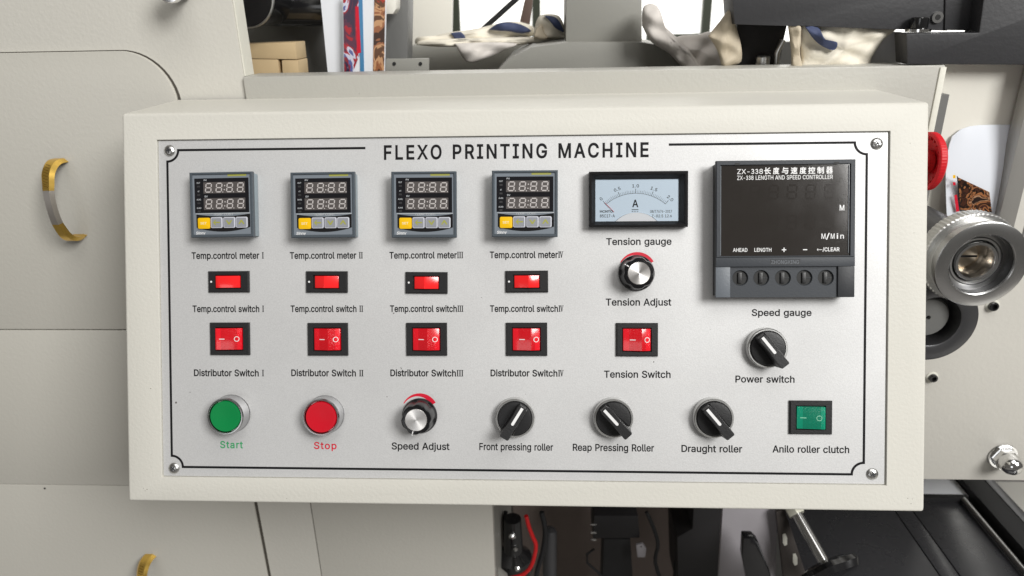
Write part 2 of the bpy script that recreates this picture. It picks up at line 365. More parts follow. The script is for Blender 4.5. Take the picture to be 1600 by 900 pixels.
# ------------------------------------------------------------------ lettering (glyph outlines, cap height 509)
GLYPHS = json.loads(r'''{"A":[480,"9w8};a>8;S>8;t=)</<>=@8}>)8}<#>W;4>W918}","=&:T=&;2:4;2:4:T"],"B":[456,";c8}<=9$<i93=.9H=E9e=R:*=W:N=S:t=G;6=6;N<|;a<d;m<K;r<K;w<u<.=8<P=@<i=C=+=?=O=2=p<x>/<Y>E<1>R;]>W9^>W9^8}",":C;R;d;R<&;O<B;E<W;6<g;!<q:h<t:O<n:/<Z9r<89a;a9Z:C9Z",":C=z;[=z<+=t<I=c<Z=H<a=)<^<m<S<V<D<E<0<8;Y<-:C<-"],"C":[510,"<A8y<f9%=*94=G9G=b9`=v9}>):B>3:g=M:g=::8<v9s<K9^;w9V;J9];!9n:^:/:C:W:3;-:-;j:3<J:C<}:]=H;!=f;J=x;w=~<K=w<v=b=:=@=M<m>3<m>)=6=v=W=a=u=G>1=*>D<e>R;w>_;8>V:]>>:.=s9h=>9Q<Y9I;j9Q:z9h:9:.9a:]9:;88~;w8v"],"D":[502,"<39)<p9@=C9f=g:==}:|>(;k=}<Y=g=<=D=o<r>8<6>O;L>W:!>W:!=z;H=z<!=t<P=b<s=D=0<z=?<H=D;k=?;1=0:[<s:4<N9s;|9a;B9Z:%9Z:%8};F8}","9^>W9^8}:C8}:C>W"],"E":[419,"=,8}=,9Z:C9Z:C;P<t;P<t<.:C<.:C=z=)=z=)>W9^>W9^8}"],"F":[410,":C8}:C;H<k;H<k<%:C<%:C=z=%=z=%>W9^>W9^8}"],"G":[520,"<V8}=.94=X9S=y9}>1:S>8;3>8;l<+;l<+;2=h;2=T;5=O:g=A:A=+:!<j9i<E9Z;y9V;K9];!9n:^:/:C:W:3;-:-;j:3<J:C<}:]=I:~=f;I=x;u=~<K=v<u=a=8=>=M<n>4<n>+=5=w=U=c=s=H>/=+>C<e>R<@>[;u>_;6>V:[>>:-=s9g=>9P<Y9I;j9P:z9g:::.9b:[9:;88~;y8v"],"H":[517,":C8}:C;S==;S==8}>!8}>!>W==>W==<1:C<1:C>W9^>W9^8}"],"I":[300,";y8};y9Z:~9Z:~=z;y=z;y>W9@>W9@=z:<=z:<9Z9@9Z9@8}"],"J":[396,";b9#<69B<V9s<a:W<a>W;|>W;|:W;v:.;d9l;G9Y;#9S:[9Y:@9l:.:.:(:W:(:t9B:t9B:W9M9s9m9B:B9#;#8v"],"K":[467,";O<#;R<#=v>W<}>W:u<?:.;C:.:W",":C8}:C>W9^>W9^8}","=w8};O<E;&;o=)8}"],"L":[393,"<z8}<z9Z:C9Z:C>W9^>W9^8}"],"M":[628,":@8}:=>!:6>!<.8}<g8}>[>!>U>!>R8}?78}?7>W>6>W<C9R<R9R:_>W9^>W9^8}"],"N":[523,":C8}:==|:2=z=88}>)8}>)>W=D>W=F:2=J9W=S9X:N>W9^>W9^8}"],"O":[533,"<Y8~=59:=c9a>*:9>@:z>G;j>@<Y>*=>=c=s=5>><Y>V;w>_;8>V:]>>:/=s9h=>9Q<Y9I;j9Q:z9h:9:/9a:]9:;88~;w8v",";J9];!9n:^:/:C:V:3;-:-;j:3<J:C<}:^=I;!=g;J=x;w=~<F=x<n=g=4=I=M<~=_<J=d;j=_;-=M:V=4:/<n9n<F9];w9V"],"P":[445,":C8}:C=z;S=z;x=w<9=m<N=]<^=G<g=-<i<m<g<O<^<6<N;|<9;l;y;b;T;^:3;^:3;$;V;$<1;*<];:=!;T=;;u=I<@=N<m=I=<=;=d=!>(<]>A<1>Q;V>W9^>W9^8}"],"Q":[533,"=F8L>.8L<I:f;a:f","<Y8~=59:=c9a>*:9>@:z>G;j>@<Y>*=>=c=s=5>><Y>V;w>_;8>V:]>>:/=s9h=>9Q<Y9I;j9Q:z9h:9:/9a:]9:;88~;w8v",";J9];!9n:^:/:C:V:3;-:-;j:3<J:C<}:^=I;!=g;J=x;w=~<F=x<n=g=4=I=M<~=_<J=d;j=_;-=M:V=4:/<n9n<F9];w9V"],"R":[449,":C8}:C=z;T=z;y=w<:=n<O=_<_=J<g=1<j<q<g<T<_<<<O<)<:;w;y;n;U;k:%;k:%;1;W;1<1;6<^;D=#;[=;;{=J<E=N<q=J=@=;=g=#>+<^>C<2>R;W>W9^>W9^8}","=b8}<?;P;Q;P<r8}"],"S":[447,"<%8y<S9,<y9C=79b=H:)=M:Q=J:r=@;1<x;Y<H;t;t<&;?<5:p<D:I<_:=<q:9=-:<=C:G=W:W=i:n=v;-=~;L>$;w={<>=k<V=Q<b=/=F=/=?=T=.=w<p>6<L>L<!>Y;N>_:{>Y:P>L:,>69m=v9[=R9U=)9^<V9x<1:F;p;!;Z;a;I<8;8<]:z<g:h<k:Q<f:8<Y9~<G9l<.9^;m9U;K9R:m9]:T9i:A9z:4:4:.:O9G:O9O:%9b9^9}9@:F9*:s8y;K8t"],"T":[449,";,=z;,8};m8};m=z=V=z=V>W9A>W9A=z"],"U":[517,"<K8{<|90=H9L=g9r=y:B>!:t>!>W=>>W=>:y=::V=.:7<v9y<[9f<:9Y;o9U;G9Y;%9f:g9y:S:7:F:V:B:y:B>W9^>W9^:t9d:B9w9r:89L:a90;68{;o8u"],"V":[480,"<%8}>)>W=@>W;V9@;d9@9v>W91>W;78}"],"W":[686,";Q8}<N<S<`=@<o>5<a>5<p=<=$<S=}8}>m8}@B>W?Z>W>B9I>K9I=1>W<B>W;(9I;09I9t>W91>W:b8}"],"X":[474,"9}8};`;R;Q;R=38}=~8};o</;o;Z=t>W=+>W;S<4;_<4:.>W9>>W;D;W;D<,938}"],"Y":[472,";x8};x;;=}>W=2>W<(<i;g<5;K;Q;f;Q;I<4;+<i9}>W91>W;6;;;68}"],"Z":[438,"=D8}=D9Z9|9W:&9B:p:G=B>(=B>W9I>W9I=z<m=|<f>69K9O9K8}"],"a":[389,";B8~;h9:;|9U<$9U<$8}<b8}<b;g<^<2<R<P<B<h<.<y;Z=0;-=5:K=,:.<}9q<k9Z<R9J<3:*;~:<<=:[<R;/<[;[<R;w<9;};_;u;V;U;N:y;G:C;>9p;,9[:z9L:h9C:P9?:29D9k9Q9N9f97:#9%:D8x:g8t",":H9U:,9j9~:/:$:B:-:Q:L:f:v:o;o:}<#;)<#:P;|:9;s:!;d9l;O9];59R:q9N"],"b":[424,";~8{<I91<k9N=&9v=6:K=;;(=6;a=&<5<j<]<I<z;~=/;P=5;0=2:r=*:O<k:<<O:8<O:8>W9V>W9V8}:68}:69]:<9]:P9@:s9$;18x;P8u",";&9T:i9c:R9x:C:9:::]:7;(::;P:C;s:R<3:h<H;&<U;G<Z;i<U<(<G<=<2<L;q<U;N<X;(<U:^<L:;<=9z<&9d;i9T;G9P"],"c":[396,";q8|<B96<f9Y<|:,<@:;<49{;{9d;_9U;:9O:t9T:W9d:B9{:2:;:):^:%;%:);K:2;n:B</:W<F:t<U;:<Z;^<U;z<G<2<1<?;r<{<$<e<R<A<u;p=.;:=5:f=/:;<y9t<Z9Y<39I;_9C;%9I:K9Y9w9t9O:;91:f8{;:8u"],"d":[424,";N8x;h9$</9@<C9]<I9]<I8}=)8}=)>W<G>W<G<O<B<O</<k;i=*;O=2;/=5:^=/:6<z9q<]9X<59H;a9C;(9H:K9X9v9q9N:591:^8{;.8u",":s9T:W9d:B9z:3:;:):^:%;(:);N:2;q:B<2:W<G:s<U;8<Z;X<U;s<H<,<3<<;s<E;P<H;(<E:]<;:9<,9x;s9c;W9T;89P"],"e":[404,";e8x<+9$<G94<`9H<r9a<~9}<B:/<-9k;j9V;?9O:z9S:^9_:F9r:4:0:*:Q:%:y:%;>:);]:3;z:C<6:X<I:t<V;8<Z;X<V;s<J<+<6<:;y<C;X<F;5<c;H9m;H9m:p=(:p=$;^<v<*<f<K<O<f<6<z;v=+;8=5:d=/:9<x9s<Y9X<29H;^9C;%9I:J9Y9w9t9O:;91:h8{;?8u"],"f":[254,"9&=09&<W;O<W;O=0",":T8}:T=X:W=q:a>%:r>0;.>4;B>2;N>.;_>d;I>j;%>m:M>b:7>S:%>@9v>&9s=f9s8}"],"g":[425,";g7D<37O<T7c<o7~=#8F=)8t=)=0<I=0<I<O<D<O<0<k;i=*;O=3;/=5:_=/:6<z9r<]9X<59H;b9C;*9H:N9X9|9r9V:79<:_9+;.9%;N9);h91</9J<B9f<G9f<G8w<@8M<*81;e7|;:7w:a8#:@8::+8S9T879t7j:L7K:o7C;:7@",":s9a:W9n:B:%:3:A:):b:%;,:);P:3;r:B<2:W<H:s<U;8<Z;X<U;t<H<-<3<<;t<E;R<H;,<E:a<<:?<-:$;t9m;X9a;89]"],"h":[410,":;;m:D<+:S<?:h<M;!<V;=<Y;b<S;}<@<2<!<8;V<88}<v8}<v;[<r<-<f<Q<Q<n<7=%;t=1;N=5;%=0:_<{:B<]:,</:8</:8>W9V>W9V8}:88}:8;N"],"i":[167,":88}:8=09V=09V8}",":*=t:8=}:A>.:D>=:A>M:8>Z:*>d9v>g9e>d9W>Z9M>M9J>=9M>.9W=}9e=t9v=q"],"j":[167,"9V8`9S8F9I849:8)9!8$8s8$8s7H9F7L9c7V9x7g:,7~:58=:88_:8=09V=0",":*=t:8=}:A>.:D>=:A>M:8>Z:*>d9u>g9e>d9V>Z9M>M9J>=9M>.9V=}9e=t9u=q"],"k":[381,":x;2;!;2<y=0<,=0:?;?:4;?:4:O",":88}:8>W9V>W9V8}","=)8};*;P:Z;$<68}"],"l":[189,":i8|:|9#:q9W:X9U:H9W:>9`:8:):8>W9V>W9V9v9[9P9l95:+9#:Q8{"],"m":[610,":88}:8;Y:;;v:D<1:R<C:e<P;2<Z;P<V;i<G;y<0;~;p;~8}<`8}<`;c<j<2=+<P=@<X=X<Z=u<V>3<I>D<1>J;j>J8}?,8}?,;k?(<8>x<X>e<s>K=)>.=4=k=7=2=,<b<h<R<Q<H<7<Q<7<E<[</<z;m=1;F=7:s=-:J<k:<<S:2<7:6<7:6=09V=09V8}"],"n":[410,":;;m:D<+:S<?:h<M;!<V;=<Y;b<S;}<@<2<!<8;V<88}<v8}<v;[<r<-<f<Q<Q<n<7=%;t=1;N=5;%=0:_<{:B<]:,</:6</:6=09V=09V8}:88}:8;N"],"o":[415,";l8{<;91<^9O<x9w=-:K=2;%=-;_<x<3<^<Z<;<y;l=/;:=5:f=/:;<y9t<Z9Y<39I;_9C;%9I:K9Y9w9t9O:;91:f8{;:8u",":t9T:W9d:B9{:2:;:):^:%;%:);K:2;n:B</:W<F:t<U;:<Z;^<U;z<F<4</<C;n<L;K<O;%<L:^<C:;<49{;z9d;^9T;:9O"],"p":[424,":87H:89]:<9]:P9@:t9$;18x;P8u;~8{<I91<k9N=&9v=6:K=;;(=6;a=&<5<j<]<I<z;~=/;P=5;0=2:r=*:O<k:<<O:6<O:6=09V=09V7H",";&9T:i9c:R9x:C:9:::]:7;(::;P:C;s:R<3:h<H;&<U;G<Z;i<U<(<G<=<2<L;q<U;N<X;(<U:^<L:;<=9z<&9d;i9T;G9P"],"q":[424,"=)=0<I=0<I<O<C<O</<k;i=*;O=2;/=5:^=/:6<z9q<]9X<59H;a9C;(9H:K9X9v9q9N:591:^8{;.8u;N8x;h9$</9@<B9]<G9]<G7H=)7H",":s9T:W9d:B9z:3:;:):^:%;(:);N:2;q:B<2:W<G:s<U;8<Z;X<U;s<H<,<3<<;s<E;P<H;(<E:]<;:9<,9x;s9c;W9T;89P"],"r":[259,":88}:8;X:;;r:D<,:R<=:f<K:}<S;:<V;_<R;_=5;@=6:|=1:_=#:H<l:9<Q:6<Q:6=09V=09V8}"],"s":[365,";J8x;p9&<299<H9P<V9m<[:1<U:T<B:r<!;-;P;<:s;J:B;_:6;n:3<$:8<;:I<M:c<Y;%<^;F<X;_<L;n<:;x<$<T<2<;<d<&<w;j=);J=2;%=5:[=2:9=&9y<s9c<]9T<A9P;~9V;X9j;;:.;$:[:q;?:b;X:Y;j:N;u:?;x:-;r9s;`9`;D9S:|9N:]9R:B9^:/9q:#:19E:#9N9a9`9G9v93:69#:W8x:}8u"],"t":[227,"9&=09&<W;7<W;7=0","9c:!9j9U9~96:C9!:o8y;+8z;@9!;59W:q9S:]9V:N9_:F9n:D:(:D>19c>1"],"u":[410,";I8};m92<.9P<C9~<:9~<:8}<v8}<v=0<8=0<8:`<5:@<+:&;x9o;e9`;M9V;39S:k9Y:O9m:=:/:8:V:8=09V=09V:Q9Z:$9g9]9{9@:99,:X8|:}8x"],"v":[389,";M8}=(=0<A=0;K:b;!96;996:l:b9v=092=0:j8}"],"w":[567,";28}<3<c<$<c=$8}=c8}>|=0>:=0=R:M=<9J=G9J=3:N<L=0;h=0;$:M:l9J:v9J:a:O9y=098=0:P8}"],"x":[379,"9}8}:Z9w;8:}:t:};R9w</8}<w8};<;A;<:p<q=0<*=0;T<B:v;9;:;9:*=09>=0:r:r:r;E968}"],"y":[389,"9c7H9}7F:Q7O:x7m;78B=(=0<A=0;K:b;!96;996:l:b9v=092=0:j8|:^8X:H82:.8!9_8%9P7L"],"z":[380,"<d8}<d9Y:D9Y:D9^<^<[<^=09Q=09Q<S;j<S;j<P9K9O9K8}"],"0":[453,"<&8~<S99<x9`=5:7=E:y=J;j=E<Z=5=@<w=u<S>><&>V;N>_:u>V:H>>:$=u9g=@9V<Z9Q;j9V:y9g:7:$9`:H99:u8~;N8v",";+9Y:j9l:R:-:A:V:7;-:3;j:7<J:A<~:R=J:j=i;+={;N>%;q={<2=i<I=J<Z<~<e<J<i;j<e;-<Z:V<I:-<29l;q9Y;N9S"],"1":[453,"=<8}=<9X9n9X9n8}",";1>W9x=a9x<w;<=v;?=v;?8}<#8}<#>W"],"2":[453,"=:8}=:9Z:`9Z:`9^;w:{<a;o=(<N=2=)=-=P<z=s<b>4<B>K;x>Y;L>_:}>Y:U>J:5>39x=p9i=J9d<{:E<{:H=;:Q=R:`=g:s=u;/>!;K>%;}=w<5=j<D=X<M=B<P=(<G<W<*<*;U;P9b9P9b8}"],"3":[453,";v8{<E9-<i9E=&9d=8:-=>:W=8;$=(;I<i;i<D<#;t<0;><1;><%=)>&=)>W9h>W9h=z<0=z<0=v:d<;:d;d;4;d;^;`<!;U<;;D<L;/<V:s<Y:W<U::<K:!<99l<!9_;F9S:l9]:V9i:D9y:9:1:3:J9M:J9U9}9h9Z:(9?:K9+:t8z;E8v"],"4":[453,"=R:/=R:j:3:j:3:m<G>W;c>W9I:e9I:/","<h8}<h<N<*<N<*8}"],"5":[453,";x8|<E90<h9J=%9n=6:;=<:j=9;2=0;R<};p<j<-<Q<B<6<Q;s<Z;P<_:y<U:L<=:^=z=!=z=!>W:%>W9e;i:F;b:n;x;E<$;d;}<!;r<9;`<J;H<T;,<X:i<T:I<J:.<:9t<#9b;f9V;H9S:t9^:P9{:E:2:@:H9^:H9d:!9u9^:29A:R9,:y8{;H8v"],"6":[453,";{8{<F9/<h9H=$9k=5:6=::d=5;4=&;[<k;{<L<7<%<E;V<J;/<C:l<0:W;q:^;q<R>W;h>W:O<e9r;Z9f;29b:i9g:99v9l:39I:T90:}8|;M8v",";19U:u9a:`9q:P:,:F:F:C:e:F;&:P;A:`;V:u;h;1;r;M;u;j;r<&;g<;;V<J;@<T;%<W:d<T:F<J:+<;9q<&9a;j9U;M9Q"],"7":[453,":l8}=<=w=<>W9`>W9`=z<S=z<S=v:&8}"],"8":[453,"<!8{<M9,<q9B=/9`=@:%=F:M=B:m=8;.=);G<p;]<W;l<<;u<<;w<^<*<x<D=-<g=3=1=.=V<z=x<b>7<B>L;y>Y;M>_;!>Y:X>L:8>79|=x9m=V9h=19n<g:!<D:=<*:`;w:`;u:C;l:+;]9s;G9c;.9X:m9U:M9Z:%9l9`:+9B:N9,:y8{;M8v",";.9U:n9^:W9l:G9}:=:7:9:Q:=:l:H;(:Y;;:p;J;/;S;M;V;l;S<+;J<A;;<R;(<^:l<b:Q<^:7<S9}<C9l<-9^;n9U;M9R",":y<<:f<I:W<Z:N<p:K=-:N=D:W=Y:f=k:x=w;M>%<!=w<6=k<D=Y<L=D<O=-<L<p<C<Z<5<I;~<<;M<2"],"9":[453,":}>X:U>H:4>/9w=j9g=B9b<q9f<C9u;y:0;X:O;A:v;2;E;.;m;5</;H<C;d<=;d:H8};38}<K:o=*;z=6<E=:<l=5=>=$=h<h>.<F>H;{>X;M>_",";j>!<&=t<;=c<J=L<T=2<W<o<T<Q<J<7<;;}<&;m;j;c;M;_;2;c:u;m:a;~:P<7:G<R:C<q:G=2:P=L:a=c:u=t;2>!;M>%"],".":[188,":78|:F9*:P99:S9J:P9]:F9k:79u:$9y9p9u9a9k9V9]9S9J9V999a9*9p8|:$8y"],"+":[453,";k9C;k<};1<};19C","=<:s=<;M9_;M9_:s"],"-":[453,":8;`:8;&<b;&<b;`"],"/":[249,":y>p9/809i80;V>p"],"长":[1000,";y<.;>;V:P;/:g:v;T;F<8<!","95:d95:I9y:I9y949t9$9j8{9u8c;49*;29C:89.:8:I:p:I;89d;k91<P8k<d9(;h9W;/:I<[:I<[:d:8:d:8<49y<49y:d"],"度":[1000,":M;L:M;.9q;.9q:t:M:t:M:9;{:9;{:t<X:t<X;.;{;.;{;L;a;L;a;.:g;.:g;L",";a:t;a:N:g:N:g:t",";u9i;Y9P;69<:p9P:U9i","9v:!9v9i:G9i:;9d:T9H:u91:@9$9e8y9p8c:T8n;59!;n8l<Q8a<b8x<)9#;R91;}9N<@9w</:#",":m<2:{;o9M;o9M:k9H9l9.8m9E8a9b9f9h:k9h;V<];V<];o;<;o;+<8"],"与":[1000,"959u959[;Y9[;Y9u","9}<.9Z:K<+:K;y9L;h9%;U8~:p9$:z8g;^8e;q8h<!8q<79D<H:e9}:e:/;H<C;H<C;b:4;b:<<,"],"速":[1000,"99;v9p;9:);H9M<(",":!:p92:p92:W9f:W9f9D9K96908z9@8d9[9#9s90:88y:c8k;=8h<Y8k<b9);>9!:g9%:>93:!9C",":];#;9;#;9:R:]:R",";R;#<2;#<2:R;R:R",";9<6;9;n:5;n:5;V;9;V;9;9:C;9:C:=;-:=:b9o:19P:B9<:o9[;9:);992;R92;R:(<D9B<U9T;Z:=<K:=<K;9;R;9;R;V<[;V<[;n;R;n;R<6"],"控":[1000,";_;-<F:G<W:X;o;;",";/;;:m:u:H:W:X:C;#:f;F;2","9Z<69Z;M90;M90;49Z;49Z:<9,:-929o9Z9}9Z9&9T8|948|9;8d9h8i9q8r9t9&9t:*:>:8:::P9t:D9t;4:<;4:<;M9t;M9t<6","::9(::8m<c8m<c9(;]9(;]:$<I:$<I:<:W:<:W:$;B:$;B9(",";9<0;H;h:G;h:G;):_;):_;P<E;P<E;-<_;-<_;h;e;h;Q<6"],"制":[1000,";X;r;X9f;r9f;r;r","<;<3<;9)<48~;a8~;j8b<F8g<Q8r<U9)<U<3","9S<.9D;W9/;,9G:~9X;G:+;G:+:~91:~91:f:+:f:+:A9A:A9A8~9Y8~9Y:):+:):+8a:D8a:D:):v:):v9<:q97:R98:Y8};&9$;09-;29<;2:A:D:A:D:f;>:f;>:~:D:~:D;G;1;G;1;`:D;`:D<5:+<5:+;`9b;`9l<)"],"器":[1000,"9g;l:F;l:F;99g;9",";E;l<);l<);9;E;9",";B:p;o:Y:e:Y:z:|:`;$:`<%9N<%9N:~:^:~:E:Y93:Y93:B:.:B9a:#9,9g9:9R9N9[9N8a9g8a9g8k:F8k:F8c:`8c:`9r9x9r:Q:B;7:B;o9r;-9r;-8a;E8a;E8k<)8k<)8c<B8c<B9Z<T9U<e9k<,:!;W:B<]:B<]:Y;{:Y<(:d;P:~",";-<%;-:~<B:~<B<%","9g9%9g9Z:F9Z:F9%",";E9%;E9Z<)9Z<)9%"]}''')
_A = '!#$%&()*+,-./0123456789:;<=>?@ABCDEFGHIJKLMNOPQRSTUVWXYZ[]^_`abcdefghijklmnopqrstuvwxyz{|}~'
_AI = {c: i for i, c in enumerate(_A)}
def _dec(s):
    n = [_AI[s[i]] * len(_A) + _AI[s[i + 1]] - 2000 for i in range(0, len(s), 2)]
    return [(n[i], n[i + 1]) for i in range(0, len(n), 2)]
FONT = {k: (v[0], [_dec(s) for s in v[1:]]) for k, v in GLYPHS.items()}
def _rect(x0, y0, x1, y1): return [(x0, y0), (x1, y0), (x1, y1), (x0, y1)]
def _roman(n, w):       # the condensed serif numerals of the plate: stems between two serif bars
    L = []; st = 90; gap = 205; tw = (n - 1) * gap + st
    x0 = 70
    L.append([(x0 - 45, 0), (x0 + tw + 45, 0), (x0 + tw + 45, 34), (x0 - 45, 34)])
    L.append([(x0 - 45, 475), (x0 + tw + 45, 475), (x0 + tw + 45, 509), (x0 - 45, 509)])
    for i in range(n): L.append(_rect(x0 + i * gap, 34, x0 + i * gap + st, 475))
    return (tw + 140, L)
FONT['Ⅰ'] = _roman(1, 0); FONT['Ⅱ'] = _roman(2, 0); FONT['Ⅲ'] = _roman(3, 0)
FONT['Ⅳ'] = (520, [_rect(70, 34, 160, 475), _rect(20, 0, 210, 34), _rect(20, 475, 330, 509), _rect(390, 475, 520, 509),
                   [(205, 475), (320, 0), (365, 0), (470, 475), (425, 475), (352, 130), (295, 475)]])
FONT['~'] = (517, [[(30, 230), (130, 320), (155, 295), (100, 250), (480, 250), (480, 210), (100, 210), (155, 165), (130, 140)]])   # arrow
FONT[':'] = (200, [_rect(70, 60, 130, 130), _rect(70, 270, 130, 340)])
FONT['_'] = (200, [])

def _stroke(path, wd):
    out = []
    for (x0, y0), (x1, y1) in zip(path, path[1:]):
        d = Vector((x1 - x0, y1 - y0)).normalized(); n = Vector((-d.y, d.x)) * wd / 2; e = d * 6
        a, b = Vector((x0, y0)) - e, Vector((x1, y1)) + e
        out.append([tuple(a - n), tuple(b - n), tuple(b + n), tuple(a + n)])
    return out
def _arc(cx, cy, rx, ry, a0, a1, n=12): return [(cx + rx * math.cos(math.radians(a0 + (a1 - a0) * i / n)), cy + ry * math.sin(math.radians(a0 + (a1 - a0) * i / n))) for i in range(n + 1)]
FONT['3'] = (395, _stroke(_arc(188, 377, 103, 102, 165, -80), 60) + _stroke(_arc(188, 146, 122, 117, 80, -160), 60) + _stroke([(138, 268), (200, 268)], 54))

def bolder(loop, d):
    if not d: return loop
    n = len(loop); out = []
    for i in range(n):
        p, q, r = Vector(loop[i - 1]), Vector(loop[i]), Vector(loop[(i + 1) % n])
        a = (q - p); b = (r - q)
        if a.length < 1e-6 or b.length < 1e-6: out.append(tuple(q)); continue
        a.normalize(); b.normalize(); na = Vector((a.y, -a.x)); nb = Vector((b.y, -b.x))
        m = na + nb
        if m.length < 0.3: out.append(tuple(q + na * d)); continue
        m.normalize(); k = min(1 / max(0.35, m.dot(na)), 1.9)
        out.append(tuple(q + m * d * k))
    return out
_FILL = {}
def fill(ch, bold):
    """triangles of one glyph: all its outlines cut against each other, kept where the winding is not zero"""
    if (ch, bold) in _FILL: return _FILL[(ch, bold)]
    L = FONT[ch][1]
    L = [[Vector(p) for p in (l if ch in 'ⅠⅡⅢⅣ' else bolder(l, bold))] for l in L]
    V, E = [], []
    for l in L:
        k = len(V); V += l; E += [(k + i, k + (i + 1) % len(l)) for i in range(len(l))]
    if not V: return [], []
    r = delaunay_2d_cdt(V, E, [], 1, 1e-3); vs, fs = r[0], r[2]; keep = []
    for f in fs:
        c = sum((vs[i] for i in f), Vector((0, 0))) / len(f); wn = 0
        for l in L:
            for i in range(len(l)):
                a, b = l[i - 1], l[i]
                if (a.y <= c.y) != (b.y <= c.y) and a.x + (c.y - a.y) / (b.y - a.y) * (b.x - a.x) > c.x: wn += 1 if b.y > a.y else -1
        if wn != 0 and len(f) == 3:
            a, b, d = (vs[i] for i in f)
            if (b - a).cross(d - a) < 0: f = (f[0], f[2], f[1])
            keep.append(tuple(f))
    _FILL[(ch, bold)] = ([(v.x, v.y) for v in vs], keep); return _FILL[(ch, bold)]
def text_tris(body, bold=0, space=0):
    x = 0; out = []; xs = []
    for ch in body:
        if ch == ' ': x += 230 + space; continue
        vs, fs = fill(ch, bold); used = {i for f in fs for i in f}
        out.append(([(px + x, py) for px, py in vs], fs)); xs += [vs[i][0] + x for i in used]; x += FONT[ch][0] + space
    return out, min(xs), max(xs)
def glyph_y(ch):
    vs, fs = fill(ch, 0); y = [vs[i][1] for f in fs for i in f]; return min(y), max(y)
def write(body, x0, x1, yb, cap, m, parent, z, bold=0, slant=0.0, rot=0.0, name='lettering', space=0):
    """one line of lettering whose ink spans x0..x1 (mm) on baseline yb with capitals cap high"""
    glyphs, a, b = text_tris(body, bold, space); sx = (x1 - x0) / (b - a); sy = cap / (509.0 + 2 * bold)
    g = G(); cxm = (x0 + x1) / 2; ca, sa = math.cos(rot), math.sin(rot)
    for vs, fs in glyphs:
        nv = {}
        for f in fs:
            for i in f:
                if i not in nv:
                    x, y = x0 + (vs[i][0] - a) * sx + vs[i][1] * sy * slant, (vs[i][1] + bold) * sy
                    nv[i] = g.bm.verts.new((cxm + (x - cxm) * ca - y * sa, yb + (x - cxm) * sa + y * ca, z))
        for f in fs: g.bm.faces.new([nv[i] for i in f])
    return g.build(name, m, parent, smooth=False)
def plate_text(body, px0, px1, pyb, pxcap, m, parent, bold=8, space=0, pyb2=None):
    u0, v0 = pp(px0, pyb); u1, v1 = pp(px1, pyb if pyb2 is None else pyb2)
    _, vt = pp((px0 + px1) / 2, (pyb + (pyb2 or pyb)) / 2 - pxcap); _, vb = pp((px0 + px1) / 2, (pyb + (pyb2 or pyb)) / 2)
    return write(body, u0, u1, vb, vt - vb, m, parent, -REC + 0.08, bold, space=space)

# ================================================================== THE MACHINE BEHIND (large structure first)
def pxprism(pts, Y, depth, bev=0.0, seg=2, s=1):
    """outline met on the vertical plane y = Y, solid back to y = Y + depth"""
    g = G(1); P = [at(x, y, Y) for x, y in pts]; n = len(P)
    v = [tuple(p) for p in P] + [(p.x, p.y + depth, p.z) for p in P]
    return g._new(v, [tuple(range(n)), tuple(range(n, 2 * n))] + [(i, (i + 1) % n, n + (i + 1) % n, n + i) for i in range(n)], bev, seg)
def wbox(x0, x1, y0, y1, z0, z1, bev=0.0): return G(1).box(x0, x1, y0, y1, z0, z1, bev)
RX = Matrix.Rotation(PI / 2, 4, 'X')            # local z -> world -y (towards the camera)
def toward(p): return Matrix.Translation(p) @ RX

# shop floor far below, back of the hall with its bright window
fl = tag(wbox(-4, 4, -3, 5, -0.02, 0.0).build('floor', mat('concrete_floor', (0.22, 0.21, 0.2), 0.6, bump=0.3, scale=30, var=0.15)), kind='structure')

win = empty('daylight_window', 'bright daylit window with thin dark bars above and behind the control box', 'window', loc=(0.3, 1.6, 1.3))
def local(g, name, m, root, **k):
    inv = root.matrix_world.inverted() if root.type != 'EMPTY' else Matrix.Translation(-root.location)
    bmesh.ops.transform(g.bm, matrix=Matrix.Translation(-root.location), verts=g.bm.verts)
    return g.build(name, m, root, **k)
local(wbox(-0.6, 1.6, 1.60, 1.62, 1.0, 3.0), 'pane', M['daylight'], win)
for px in (712, 838, 1104):
    p = at(px, 20, 1.58); local(wbox(p.x - 0.012, p.x + 0.012, 1.57, 1.59, 1.0, 2.6), 'window_bar', M['mullion'], win)
p = at(1090, 52, 1.58); local(wbox(p.x - 0.15, p.x + 0.02, 1.55, 1.57, p.z - 0.06, p.z), 'window_ledge', M['mullion'], win)

# ---- grey-beige cabinet on the left
CX = -0.2615                                    # right edge of its front sheet
cab = empty('machine_cabinet', 'grey beige steel machine cabinet with flush doors on the left behind the control box', 'cabinet', loc=(-0.6, 0.3, 0.3))
local(wbox(-1.2, CX, 0.004, 0.026, 0.3, 2.2, 0.0015), 'body', M['cabinet'], cab)
local(wbox(CX + 0.0002, CX + 0.0012, 0.006, 0.025, 1.4485, 2.2, 0.0), 'side_edge', M['edge'], cab)
# doors: the upper one has a rounded corner
DX = -0.3225; DT = 1.4712; DM = 1.2078; DB = 1.0185; R = 0.043
def door(x0, x1, z0, z1, rad, name):
    pts = [(x0, z0), (x1, z0)]
    if rad: pts += [(x1 - rad + rad * math.cos(a), z1 - rad + rad * math.sin(a)) for a in [i * PI / 2 / 12 for i in range(13)]]
    else: pts.append((x1, z1))
    pts.append((x0, z1))
    g = G(1); n = len(pts)
    v = [(x, 0.0, z) for x, z in pts] + [(x, 0.0036, z) for x, z in pts]
    g._new(v, [tuple(range(n)), tuple(range(n, 2 * n))] + [(i, (i + 1) % n, n + (i + 1) % n, n + i) for i in range(n)], 0.0009, 2)
    return local(g, name, M['door'], cab)
door(-1.1, DX, DM + 0.0006, DT, R, 'door')
door(-1.1, DX, DB + 0.0003, DM - 0.0006, 0, 'door')
door(-1.1, DX - 0.0005, 0.35, DB - 0.0003, 0, 'door')
